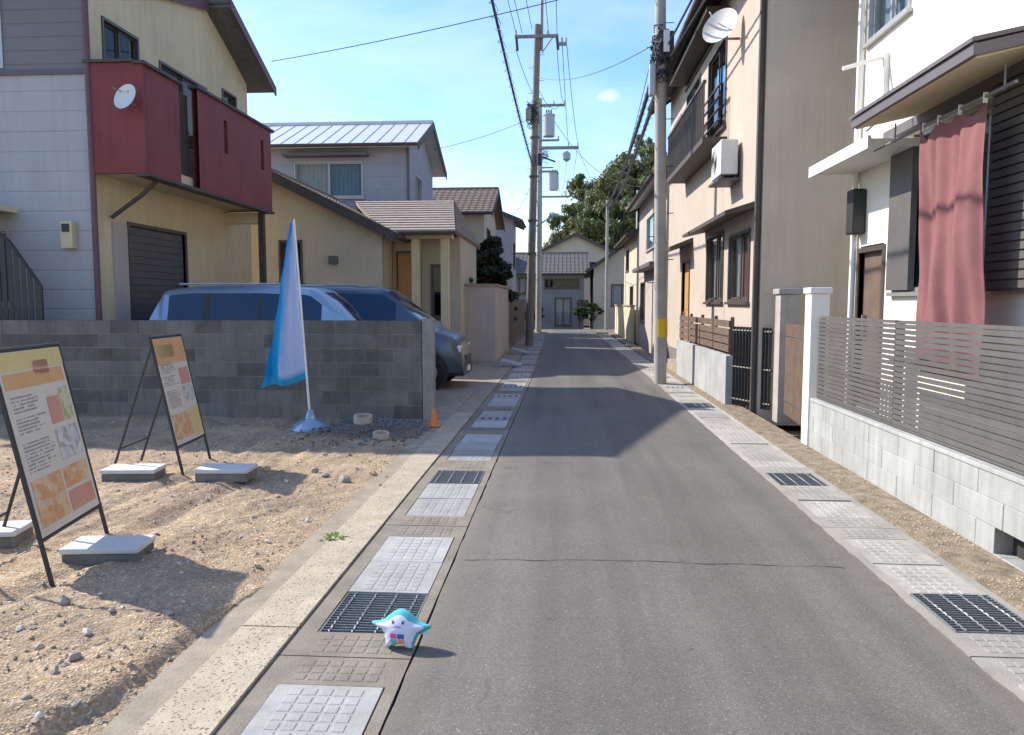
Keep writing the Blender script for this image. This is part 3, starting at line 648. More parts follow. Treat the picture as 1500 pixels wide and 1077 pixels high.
def window(root, fr, u0, u1, v0, v1, panes=2, back='room_dark', frame='aluminium', sill=True, rails=0):
    m = MB(); t = 0.045
    for a, b, c, d in ((u0, u1, v0, v0+t), (u0, u1, v1-t, v1), (u0, u0+t, v0+t, v1-t), (u1-t, u1, v0+t, v1-t)): fr.box(m, a, b, c, d, -0.10, 0.022)
    w = (u1-u0-2*t)/panes
    for k in range(panes):
        a = u0+t+k*w; b = a+w; w0 = -0.055 if k % 2 else -0.085; s = 0.035
        for aa, bb, cc, dd in ((a, b, v0+t, v0+t+s), (a, b, v1-t-s, v1-t), (a, a+s, v0+t+s, v1-t-s), (b-s, b, v0+t+s, v1-t-s)): fr.box(m, aa, bb, cc, dd, w0, w0+0.025)
    o = m.build('window', frame, root)
    for k in range(panes):
        a = u0+t+k*w+0.035; b = a+w-0.07; w0 = -0.046 if k % 2 else -0.076
        m = MB(); fr.box(m, a, b, v0+t+0.035, v1-t-0.035, w0, w0+0.005); m.build('pane', 'glass', o)
    bl = back if isinstance(back, (list, tuple)) else [back]
    n = len(bl)
    for k, bk in enumerate(bl):
        a = u0+0.005+k*(u1-u0-0.01)/n; b = u0+0.005+(k+1)*(u1-u0-0.01)/n-0.004
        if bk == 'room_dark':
            m = MB(); fr.box(m, a, b, v0+0.005, v1-0.005, -0.60, -0.59); m.build('room', bk, o)  # near-black panel standing in for the unlit interior
        else:
            m = MB(); N = 28; vs = []
            for i in range(N+1):
                u = a+(b-a)*i/N; ww = -0.135+0.016*math.sin(i*1.9+k)
                vs += [fr.p(u, v0+0.01, ww), fr.p(u, v1-0.01, ww)]
            m.add(vs, [(2*i, 2*i+2, 2*i+3, 2*i+1) for i in range(N)]); m.build('curtain', bk, o, fix=False)
    if sill:
        m = MB(); fr.box(m, u0-0.04, u1+0.04, v0-0.045, v0-0.002, 0.002, 0.06); m.build('sill', frame, o)
    for k in range(rails):
        m = MB(); v = v0+0.1+k*(v1-v0)*0.5/max(1, rails); fr.box(m, u0, u1, v, v+0.03, 0.10, 0.13); m.build('guard_rail', frame, o)
    return o
def door(root, fr, u0, u1, v0, v1, mat='brown_wood', name='door', slats=0, axis='v'):
    m = MB(); fr.box(m, u0, u1, v0, v1, -0.10, -0.05)
    o = m.build(name, mat, root)
    if slats:
        for k in range(slats):
            m = MB()
            if axis == 'v':
                c = v0+0.02+k*(v1-v0-0.04)/slats; fr.box(m, u0+0.02, u1-0.02, c, c+(v1-v0-0.04)/slats-0.012, -0.048, -0.03)
            else:
                c = u0+0.02+k*(u1-u0-0.04)/slats; fr.box(m, c, c+(u1-u0-0.04)/slats-0.015, v0+0.02, v1-0.02, -0.048, -0.03)
            m.build('slat', mat, o)
    else:
        m = MB(); fr.box(m, u1-0.14, u1-0.11, v0+0.85, v0+1.15, -0.048, -0.0); m.build('handle', 'aluminium', o)
        for a, b in ((0.12, 0.46), (0.52, 0.9)):
            m = MB(); fr.box(m, u0+0.12, u1-0.22, v0+(v1-v0)*a, v0+(v1-v0)*b, -0.048, -0.036); m.build('door_panel', mat, o, bevel=0.008)
    m = MB()
    for a, b, c, d in ((u0-0.06, u0, v0, v1+0.06), (u1, u1+0.06, v0, v1+0.06), (u0, u1, v1, v1+0.06)): fr.box(m, a, b, c, d, -0.08, 0.02)
    m.build('door_frame', 'bronze_frame', o)
    return o
def roof_slope(root, a, b, c, d, mat, style='slate', rows=None, name='roof', th=0.10):
    """a-b along the eave, d-c along the ridge (d above a); courses are stepped strips or seamed sheets"""
    a, b, c, d = map(Vector, (a, b, c, d)); L = (d-a).length; W = (b-a).length; nrm = (b-a).cross(d-a).normalized()
    if nrm.z < 0: nrm = -nrm
    m = MB()
    m.prism([a, b, c, d], -nrm*th)
    o = m.build(name, mat, root)
    m = MB()
    if style == 'metal':
        n = max(2, int(W/0.42))
        for i in range(n+1):
            t = i/n; p0 = a.lerp(b, t); p1 = d.lerp(c, t); m.path([p0+nrm*0.008, p1+nrm*0.008], 0.012, 4)
        m.build('roof_seams', mat, o)
        return o
    rows = rows or max(3, int(L/0.26)); cols = max(4, int(W/0.09)) if style == 'tile' else 1
    for r in range(rows):
        t0, t1 = r/rows, min(1, (r+1.12)/rows)
        vs = []
        for i in range(cols+1):
            u = i/cols; wv = 0.014*(1+math.sin(i*math.pi*2/3.0)) if style == 'tile' else 0.0
            e0 = a.lerp(b, u).lerp(d.lerp(c, u), t0); e1 = a.lerp(b, u).lerp(d.lerp(c, u), t1)
            vs += [e0+nrm*0.003, e0+nrm*(0.035+wv), e1+nrm*(0.006+wv)]
        m.add(vs, [f for i in range(cols) for f in ((3*i, 3*i+3, 3*i+4, 3*i+1), (3*i+1, 3*i+4, 3*i+5, 3*i+2))])
    tl = m.build('roof_courses', mat, o, fix=False); stuff(tl)
    return o
def gable_roof(root, x0, x1, y0, y1, ze, zr, along, mat, style, ov=0.45, ovg=0.4, verge='dark_trim', gut=True):
    """ridge runs along x or y; eaves at height ze"""
    if along == 'x':
        ym = (y0+y1)/2; sl = (zr-ze)/(ym-y0); e = ze-sl*ov
        P = [((x0-ovg, y0-ov, e), (x1+ovg, y0-ov, e), (x1+ovg, ym, zr), (x0-ovg, ym, zr)), ((x1+ovg, y1+ov, e), (x0-ovg, y1+ov, e), (x0-ovg, ym, zr), (x1+ovg, ym, zr))]
        ends = [((xx, y0-ov, e), (xx, ym, zr), (xx, y1+ov, e)) for xx in (x0-ovg, x1+ovg)]
        ridge = ((x0-ovg, ym, zr+0.04), (x1+ovg, ym, zr+0.04)); eaves = [((x0-ovg, y0-ov-0.05, e-0.03), (x1+ovg, y0-ov-0.05, e-0.03)), ((x0-ovg, y1+ov+0.05, e-0.03), (x1+ovg, y1+ov+0.05, e-0.03))]
        sgn = [(-1, 0, 0), (1, 0, 0)]
    else:
        xm = (x0+x1)/2; sl = (zr-ze)/(xm-x0); e = ze-sl*ov
        P = [((x0-ov, y1+ovg, e), (x0-ov, y0-ovg, e), (xm, y0-ovg, zr), (xm, y1+ovg, zr)), ((x1+ov, y0-ovg, e), (x1+ov, y1+ovg, e), (xm, y1+ovg, zr), (xm, y0-ovg, zr))]
        ends = [((x0-ov, yy, e), (xm, yy, zr), (x1+ov, yy, e)) for yy in (y0-ovg, y1+ovg)]
        ridge = ((xm, y0-ovg, zr+0.04), (xm, y1+ovg, zr+0.04)); eaves = [((x0-ov-0.05, y0-ovg, e-0.03), (x0-ov-0.05, y1+ovg, e-0.03)), ((x1+ov+0.05, y0-ovg, e-0.03), (x1+ov+0.05, y1+ovg, e-0.03))]
        sgn = [(0, -1, 0), (0, 1, 0)]
    os_ = [roof_slope(root, *p, mat, style) for p in P]
    MB().path(ridge, 0.075, 8).build('ridge_cap', mat, os_[0])
    for (p0, p1, p2), s in zip(ends, sgn):
        m = MB(); s = Vector(s)*0.03
        for a, b in ((p0, p1), (p1, p2)):
            a, b = Vector(a), Vector(b); m.prism([a+Vector((0, 0, 0.05)), b+Vector((0, 0, 0.05)), b+Vector((0, 0, -0.20)), a+Vector((0, 0, -0.20))], s)
        m.build('verge_board', verge, root)
    if gut:
        for a, b in eaves:
            MB().path([a, b], 0.055, 8).build('eaves_gutter', verge, root)
def gable_tri(root, fr, u0, u1, v0, vr, mat, t=0.16):
    m = MB(); m.prism([fr.p(u0, v0, 0), fr.p(u1, v0, 0), fr.p((u0+u1)/2, vr, 0)], fr.N*-t); return m.build('gable', mat, root)
def ac_unit(name, label, loc, rotz=0.0):
    r = thing(name, label, 'air conditioner', loc, rotz, local=True)
    MB().box(-0.39, 0.39, -0.14, 0.14, 0.06, 0.62).build('casing', 'ac_white', r, bevel=0.02)
    m = MB()
    for k in range(6): m.path([(-0.12+0.2*math.cos(a)*(k+1)/6, -0.147, 0.34+0.2*math.sin(a)*(k+1)/6) for a in [i*math.pi/12 for i in range(25)]], 0.004, 4)
    m.build('fan_grille', 'dark_steel', r)
    m = MB(); 
    for y in (-0.1, 0.1): m.box(-0.36, 0.36, y-0.02, y+0.02, 0, 0.06)
    m.build('foot_rail', 'black_plastic', r)
    return r

# ------------------------------------------------------------------ yellow house with the red balcony
def yellow_house():
    X, Y0, Y1, XW = -7.2, 11.3, 17.2, -13.5; ze, zr = 6.55, 7.45
    r = thing('yellow_house', 'cream house with a long dark red balcony and grey siding on its end', 'house', (-9.5, 14, 0))
    E_ = Fr((X, 0, 0), (0, 1, 0), (1, 0, 0)); S_ = Fr((0, Y0, 0), (1, 0, 0), (0, -1, 0))
    hE = [(12.25, 14.1, 0.0, 2.88), (11.72, 12.75, 4.3, 6.05), (13.4, 15.2, 4.0, 5.9), (15.9, 16.6, 5.2, 6.1)]
    wall(r, E_, Y0, Y1, -0.2, ze, hE, 'cream_plaster')
    MB().prism([E_.p(Y0, ze, 0), E_.p(Y1, ze, 0), E_.p(15.3, 7.46, 0)], (-0.16, 0, 0)).build('gable', 'cream_plaster', r)
    wall(r, S_, XW, X-0.002, -0.2, 5.06, [(-9.35, -8.55, 1.55, 2.75), (-12.2, -11, 1.5, 2.8)], 'grey_siding')
    wall(r, S_, XW, X-0.002, 5.10, ze, [(-9.6, -8.5, 5.15, 6.3), (-12, -11, 5.15, 6.2)], 'dark_siding')
    m = MB(); S_.box(m, XW, X-0.01, 5.04, 5.12, -0.02, 0.03); m.build('belt_trim', 'awning_edge', r)
    m = MB(); m.box(XW, X-0.17, Y1-0.16, Y1, -0.2, ze); m.box(XW, XW+0.16, Y0+0.17, Y1-0.17, -0.2, ze); m.build('wall', 'cream_plaster', r)
    window(r, S_, -9.35, -8.55, 1.55, 2.75, 2, 'curtain_blue', 'aluminium'); window(r, S_, -9.6, -8.5, 5.15, 6.3, 2, 'curtain_blue', 'aluminium', sill=False)
    m = MB(); S_.box(m, -9.6, -8.4, 2.98, 3.06, 0.003, 0.45); S_.box(m, -9.6, -8.4, 2.90, 2.98, 0.40, 0.45); m.build('window_hood', 'soffit', r)
    window(r, E_, 11.72, 12.75, 4.3, 6.05, 2, 'room_dark', 'bronze_frame', sill=False); window(r, E_, 13.4, 15.2, 4.0, 5.9, 2, ['curtain_white', 'room_dark'], 'bronze_frame', sill=False)
    window(r, E_, 15.9, 16.6, 5.2, 6.1, 1, 'room_dark', 'bronze_frame')
    door(r, E_, 12.25, 14.1, 0.004, 2.88, 'shutter_grey', 'roller_shutter', 24)
    rs = roof_slope(r, (XW-0.3, 11.08, 6.53), (X+0.06, 11.08, 6.53), (X+0.06, 15.3, 7.58), (XW-0.3, 15.3, 7.58), 'roof_slate', 'slate')
    roof_slope(r, (X+0.52, 17.5, 6.50), (XW-0.3, 17.5, 6.50), (XW-0.3, 15.3, 7.58), (X+0.52, 15.3, 7.58), 'roof_slate', 'slate')
    MB().prism([(X+0.525, 15.25, 7.64), (X+0.525, 17.56, 6.55), (X+0.525, 17.56, 6.36), (X+0.525, 15.25, 7.44)], (0.03, 0, 0)).build('verge_board', 'purple_trim', r)
    MB().prism([(X+0.065, 11.0, 6.56), (X+0.065, 15.24, 7.62), (X+0.065, 15.24, 7.42), (X+0.065, 11.0, 6.36)], (0.03, 0, 0)).build('verge_board', 'purple_trim', r)
    MB().path([(XW-0.3, 15.3, 7.61), (X+0.5, 15.3, 7.61)], 0.07, 8).build('ridge_cap', 'roof_slate', rs)
    m = MB(); m.path([(X+0.05, Y0-0.05, 0.0), (X+0.05, Y0-0.05, 6.2)], 0.045, 8); m.build('downpipe', 'purple_trim', r)
    m = MB()
    S_.box(m, -7.66, -7.47, 2.43, 2.84, 0.003, 0.13); m.build('meter_box', 'soffit', r, bevel=0.01)
    m = MB(); S_.box(m, -7.62, -7.51, 2.68, 2.80, 0.131, 0.15); m.build('meter_glass', 'black_plastic', r)
    # balcony: two red parapet runs with a gap between them
    XB = -6.3; zb, zt = 3.58, 5.18
    b = MB().box(X+0.003, XB-0.09, Y0+0.02, 16.1, zb, zb+0.16).build('balcony_floor', 'soffit', r)
    MB().box(X+0.004, XB, Y0-0.06, Y0+0.018, zb-0.02, zt).build('balcony_end', 'red_panel', b)
    MB().box(X+0.004, XB, 16.105, 16.185, zb-0.02, zt).build('balcony_end', 'red_panel', b)
    m1 = MB().box(XB-0.08, XB+0.002, Y0+0.02, 12.30, zb-0.02, zt-0.03); m1.build('balcony_panel', 'red_panel', b)
    fr = Fr((XB+0.05, 0, 0), (0, 1, 0), (1, 0, 0))
    wall(b, fr, 12.85, 16.10, zb-0.02, zt+0.05, [(13.85, 14.0, 4.35, 4.95), (15.55, 15.7, 4.35, 4.95)], 'red_panel', 'balcony_panel', 0.10)
    MB().box(XB-0.20, XB-0.14, 12.28, 12.87, zb, zt-0.06).build('balcony_recess', 'dark_trim', b)
    m = MB(); m.box(XB-0.13, XB+0.05, Y0-0.1, 12.34, zt-0.027, zt+0.02); m.box(XB-0.10, XB+0.09, 12.82, 16.22, zt+0.052, zt+0.10); m.box(X, XB-0.135, Y0-0.1, Y0+0.05, zt+0.003, zt+0.045)
    m.build('balcony_coping', 'dark_trim', b)
    m = MB(); m.box(XB-0.16, XB+0.06, Y0-0.08, 16.2, zb-0.07, zb-0.025); m.build('drip_edge', 'dark_trim', b)
    MB().box(-6.50, -6.38, 15.9, 16.02, 0, zb-0.07).build('balcony_post', 'dark_trim', r, bevel=0.008)
    MB().box(X+0.003, XB-0.2, 15.88, 16.04, zb-0.30, zb-0.07).build('balcony_beam', 'cream_plaster', r)
    MB().path([(X+0.05, 11.7, 2.95), (X+0.55, 11.72, 3.3), (XB-0.1, 11.75, zb-0.05)], 0.035, 8).build('drain_pipe', 'dark_trim', r)
    MB().box(X-0.02, X+0.03, 11.75, 12.15, 0.0, 2.9).build('door_surround', 'pink_wall', r)
    return r
yellow_house()
ac_unit('air_conditioner', 'white outdoor air conditioner standing inside the red balcony', (-6.86, 13.25, 5.0-1.26+0.0), R(90))
m = thing('satellite_dish', 'small white dish fixed to the corner of the red balcony', 'dish', (-6.42, 11.2, 4.55))
MB().path([(-6.42, 11.24, 4.55), (-6.42, 11.10, 4.55), (-6.42, 11.06, 4.72)], 0.02, 6).build('bracket', 'arm_metal', m)
d_ = MB(); c0 = Vector((-6.44, 10.99, 4.62)); nn = Vector((-0.25, -0.9, 0.3)).normalized(); uu = nn.orthogonal().normalized(); vv = nn.cross(uu); n = 20; vs = [c0-nn*0.05]
for q in (0.35, 0.7, 1.0):
    for j in range(n): vs.append(c0+(uu*math.cos(j*2*math.pi/n)+vv*math.sin(j*2*math.pi/n))*0.20*q+nn*(0.05*q*q-0.05))
d_.add(vs, [(0, 1+j, 1+(j+1) % n) for j in range(n)]+[(1+k*n+j, 1+(k+1)*n+j, 1+(k+1)*n+(j+1) % n, 1+k*n+(j+1) % n) for k in range(2) for j in range(n)]).build('dish', 'ac_white', m, smooth=True)
MB().path([c0-nn*0.03-vv*0.16, c0+nn*0.22], 0.009, 5).build('feed_arm', 'arm_metal', m)
# outside stair
st = thing('outside_stair', 'black steel outside stair against the grey siding', 'stair', (-9, 10.85, 0))
mt_ = MB()
for k in range(11):
    x = -7.75-k*0.25; z = 0.2*(k+1)
    MB().box(x-0.26, x, 10.55, 11.2, z-0.03, z).build('tread', 'dark_steel', st)
for y in (10.52, 11.23): MB().prism([(-7.7, y, -0.02), (-10.6, y, 2.28), (-10.6, y, 2.0), (-7.9, y, -0.05)], (0, 0.02, 0)).build('stringer', 'black_plastic', st)
m = MB(); m.path([(-7.55, 10.53, 0.0), (-7.55, 10.53, 1.85), (-8.0, 10.53, 2.5), (-10.5, 10.53, 4.45)], 0.025, 6)
m.build('handrail', 'black_plastic', st)
for k in range(24):
    x = -7.61-k*0.098; zt = 1.85+(x+7.55)*-1.444 if x > -8.0 else 2.5-(x+8.0)*0.78
    MB().box(x-0.036, x+0.036, 10.525, 10.535, max(0.05, 0.10+(-7.75-x)*0.8), zt).build('baluster', 'black_plastic', st)

# ------------------------------------------------------------------ low beige house with the wooden door
def beige_house():
    r = thing('beige_house', 'low beige house with an orange wooden door and cream porch columns', 'house', (-6, 20, 0))
    S_ = Fr((0, 18.5, 0), (1, 0, 0), (0, -1, 0)); x0, x1 = -9.95, -4.45; ze, zr = 3.45, 4.80
    wall(r, S_, x0, x1, -0.2, ze, [(-7.05, -6.45, 2.1, 3.15)], 'beige_wall'); gable_tri(r, S_, x0, x1, ze, zr-0.05, 'beige_wall')
    window(r, S_, -7.05, -6.45, 2.1, 3.15, 1, 'room_dark', 'bronze_frame')
    m = MB(); m.box(x1-0.16, x1, 18.67, 23.4, -0.2, ze); m.box(x0, x0+0.16, 18.67, 23.4, -0.2, ze); m.box(x0+.17, x1-.17, 23.24, 23.4, -0.2, ze); m.build('wall', 'beige_wall', r)
    gable_roof(r, x0, x1, 18.5, 23.4, ze, zr, 'y', 'roof_brown', 'tile', 0.45, 0.45, 'dark_trim')
    MB().box(-5.75, -5.55, 18.30, 18.495, 2.55, 2.75).build('vent_hood', 'awning_edge', r, bevel=0.02)
    # wing with the entrance
    W_ = Fr((0, 19.6, 0), (1, 0, 0), (0, -1, 0))
    wall(r, W_, x1+0.003, -2.7, -0.2, 3.3, [(-4.32, -3.75, 0.3, 2.95), (-3.45, -3.0, 1.2, 2.6)], 'beige_wall')
    door(r, W_, -4.32, -3.75, 0.3, 2.88, 'orange_wood'); window(r, W_, -3.45, -3.0, 1.2, 2.6, 1, 'room_dark', 'bronze_frame')
    MB().box(-4.40, -3.70, 19.0, 19.59, 0.0, 0.28).build('door_step', 'edge_concrete', r)
    MB().box(-4.43, -4.35, 19.55, 19.62, 0.0, 3.25).build('door_post', 'orange_wood', r)
    m = MB(); m.box(-2.86, -2.70, 19.77, 23.4, -0.2, 3.3); m.box(x1+0.01, -2.87, 23.24, 23.4, -0.2, 3.3); m.build('wall', 'beige_wall', r)
    for x in (-3.68, -2.95): MB().box(x-0.10, x+0.10, 18.72, 18.92, 0, 3.18).build('porch_column', 'cream_plaster', r, bevel=0.01)
    MB().box(-4.42, -2.75, 18.68, 18.96, 3.183, 3.36).build('porch_beam', 'cream_plaster', r)
    roof_slope(r, (-4.4, 18.35, 3.34), (-2.62, 18.35, 3.34), (-3.1, 21.4, 4.46), (-5.9, 21.4, 4.46), 'roof_pink', 'slate')
    roof_slope(r, (-2.62, 18.35, 3.34), (-2.62, 23.7, 3.34), (-3.1, 21.4, 4.46), (-3.1, 21.4, 4.46), 'roof_pink', 'slate')
    roof_slope(r, (-2.62, 23.7, 3.34), (-5.9, 23.7, 3.34), (-5.9, 21.4, 4.46), (-3.1, 21.4, 4.46), 'roof_pink', 'tile')
    MB().path([(-4.4, 18.30, 3.29), (-2.60, 18.30, 3.29)], 0.05, 8).build('eaves_gutter', 'dark_trim', r)
beige_house()
def lavender_house():
    r = thing('grey_house', 'two-storey grey house with a pale metal roof behind the beige house', 'house', (-7.8, 26, 0))
    S_ = Fr((0, 24.2, 0), (1, 0, 0), (0, -1, 0)); x0, x1, y1 = -12, -5.0, 29; ze, zr = 6.75, 7.8
    wall(r, S_, x0, x1, -0.2, ze, [(-8.65, -6.4, 4.95, 6.1)], 'lavender_wall')
    window(r, S_, -8.65, -6.4, 4.95, 6.1, 2, ['curtain_white', 'curtain_blue'], 'aluminium')
    m = MB(); S_.box(m, -8.9, -6.2, 6.22, 6.30, 0.003, 0.4); m.build('window_hood', 'awning_edge', r)
    E_ = Fr((x1, 0, 0), (0, 1, 0), (1, 0, 0))
    wall(r, E_, 24.37, y1, -0.2, ze, [(25.6, 26.8, 4.6, 5.9)], 'lavender_wall'); window(r, E_, 25.6, 26.8, 4.6, 5.9, 2, 'curtain_white', 'aluminium')
    gable_tri(r, E_, 24.2, y1, ze, zr-0.05, 'lavender_wall')
    m = MB(); m.box(x0, x0+0.16, 24.37, y1, -0.2, ze); m.box(x0+.17, x1-0.17, y1-0.16, y1, -0.2, ze); m.build('wall', 'lavender_wall', r)
    gable_roof(r, x0, x1, 24.2, y1, ze, zr, 'x', 'roof_pale', 'metal', 0.5, 0.45, 'dark_trim')
    MB().path([(x1+0.06, 24.14, 0), (x1+0.06, 24.14, 6.5)], 0.045, 8).build('downpipe', 'awning_edge', r)
    MB().box(-6.0, -5.0, 23.3, 24.19, 4.2, 4.28).build('lean_to_roof', 'awning_edge', r)
lavender_house()

# generic smaller houses further along
def far_house(name, label, x0, x1, y0, y1, ze, zr, along, wm, rm, style, south=(), east=(), west=(), loc=None):
    r = thing(name, label, 'house', loc or ((x0+x1)/2, (y0+y1)/2, 0))
    S_ = Fr((0, y0, 0), (1, 0, 0), (0, -1, 0)); E_ = Fr((x1, 0, 0), (0, 1, 0), (1, 0, 0)); W_ = Fr((x0, 0, 0), (0, 1, 0), (-1, 0, 0)); N_ = Fr((0, y1, 0), (1, 0, 0), (0, 1, 0))
    wall(r, S_, x0, x1, -0.2, ze, [h[:4] for h in south], wm); wall(r, E_, y0+.002, y1-.002, -0.2, ze, [h[:4] for h in east], wm)
    wall(r, W_, y0+.002, y1-.002, -0.2, ze, [h[:4] for h in west], wm); wall(r, N_, x0, x1, -0.2, ze, [], wm)
    for F_, hs in ((S_, south), (E_, east), (W_, west)):
        for h in hs: window(r, F_, h[0], h[1], h[2], h[3], 2, h[4] if len(h) > 4 else 'room_dark', 'bronze_frame' if len(h) < 6 else h[5])
    if along == 'x':
        for F_ in (E_, W_): gable_tri(r, F_, y0, y1, ze, zr-0.04, wm)
    else:
        for F_ in (S_, N_): gable_tri(r, F_, x0, x1, ze, zr-0.04, wm)
    gable_roof(r, x0, x1, y0, y1, ze, zr, along, rm, style, 0.45, 0.35)
    return r
far_house('tan_roof_house', 'small house with a brown tiled roof beyond the long garden wall', -8.5, -3.2, 30.5, 36, 5.35, 6.5, 'x', 'beige_wall', 'roof_brown', 'tile',
          [(-5.6, -4.2, 3.6, 4.6, 'curtain_white')], [(31.5, 33, 3.4, 4.7)])
far_house('dark_house', 'narrow dark-sided house with white upper wall behind the leaning utility pole', -8.0, -2.6, 38.3, 41.2, 5.9, 7.0, 'y', 'lavender_wall', 'roof_slate', 'slate',
          [(-4.6, -3.4, 3.6, 4.8, 'curtain_white')], [(39, 40.4, 3.4, 4.7)])
far_house('end_house', 'grey house facing down the street across the junction', -3.4, 1.3, 50, 56, 3.7, 5.0, 'x', 'grey_plaster', 'roof_slate', 'tile',
          [(-1.3, 1.0, 2.55, 3.2, 'room_dark'), (-3.0, -2.0, 2.2, 3.3, 'curtain_white'), (-0.6, 0.5, 0.1, 1.95, 'curtain_white'), (0.9, 1.6, 0.6, 1.8, 'curtain_ochre')])
far_house('end_cottage', 'beige gabled house at the far right of the street junction', 1.9, 7.5, 49, 56, 4.0, 5.9, 'y', 'beige_wall', 'roof_brown', 'tile',
          [(3.0, 4.4, 1.4, 2.8, 'curtain_white'), (5, 6.4, 1.4, 2.8)])
far_house('back_house', 'taller brown-roofed house rising behind the grey house at the junction', -2.4, 4.2, 60, 67, 5.4, 7.0, 'y', 'beige_wall', 'roof_brown', 'tile', [(-1.4, 0.2, 3.6, 4.8, 'curtain_white'), (1.4, 2.8, 3.6, 4.8)])
far_house('far_left_house', 'small pale house at the far left of the street junction', -10.5, -4.4, 49, 55, 4.2, 5.6, 'x', 'pink_wall', 'roof_pink', 'tile', [(-7, -5.4, 1.5, 2.8, 'curtain_blue')])
rh = far_house('pink_house', 'pinkish house with a blue window and red panel beyond the tan house', 3.05, 9.0, 23.2, 31.5, 5.6, 7.0, 'y', 'pink_wall', 'roof_pale', 'metal',
          [], [], [(25.2, 28.6, 3.5, 4.7, 'blue_sheet', 'aluminium'), (28.9, 30.6, 0.9, 2.4, 'curtain_white')])
MB().box(2.94, 3.04, 24.2, 25.0, 3.4, 4.9).build('red_panel', 'red_sign', rh)
MB().box(2.6, 3.04, 23.6, 29.5, 2.75, 2.87).build('canopy', 'awning_edge', rh)
MB().box(2.99, 3.04, 23.5, 25.2, 0.0, 2.5).build('garage_door', 'black_plastic', rh)
far_house('brown_house', 'weathered house with a brown tiled roof before the right-hand corner', 3.2, 9.0, 34, 41, 4.8, 6.2, 'y', 'beige_wall', 'roof_brown', 'tile', [], [], [(35.5, 37.2, 1.2, 2.4, 'curtain_white'), (38, 39.6, 3.2, 4.3)])

# garden walls along the street
gw = thing('garden_wall', 'tall pinkish plastered garden wall beside the beige house', 'wall', (-2.6, 20.7, 0))
MB().box(-3.5, -1.86, 20.6, 20.75, -0.05, 2.05).build('end_wall', 'pink_wall', gw); MB().box(-2.01, -1.862, 20.752, 25.6, -0.05, 2.05).build('street_wall', 'pink_wall', gw)
m = MB(); m.box(-3.54, -1.82, 20.56, 20.79, 2.053, 2.12); m.box(-2.05, -1.822, 20.795, 25.64, 2.053, 2.12); m.build('coping', 'edge_concrete', gw)
bf = thing('board_fence', 'dark brown board fence along the left side of the street', 'fence', (-1.9, 32, 0))
for k in range(52):
    y = 25.75+k*0.24; MB().box(-1.98, -1.95, y, y+0.215, 0.25, 1.75+random.uniform(-0.02, 0.02)).build('board', 'rust_fence', bf)
for k in range(7): MB().box(-2.07, -1.985, 25.75+k*2.0, 25.85+k*2.0, -0.05, 1.7).build('post', 'dark_trim', bf)
MB().box(-2.05, -1.90, 25.66, 38.3, -0.05, 0.24).build('base', 'block_grey', bf)
cw = thing('cream_wall', 'mossy cream garden wall along the right side of the street', 'wall', (2.5, 36, 0))
MB().box(2.76, 2.90, 31.5, 41.3, -0.05, 1.45).build('wall_body', 'cream_plaster', cw); MB().box(2.72, 2.94, 31.46, 41.34, 1.453, 1.52).build('coping', 'edge_concrete', cw)

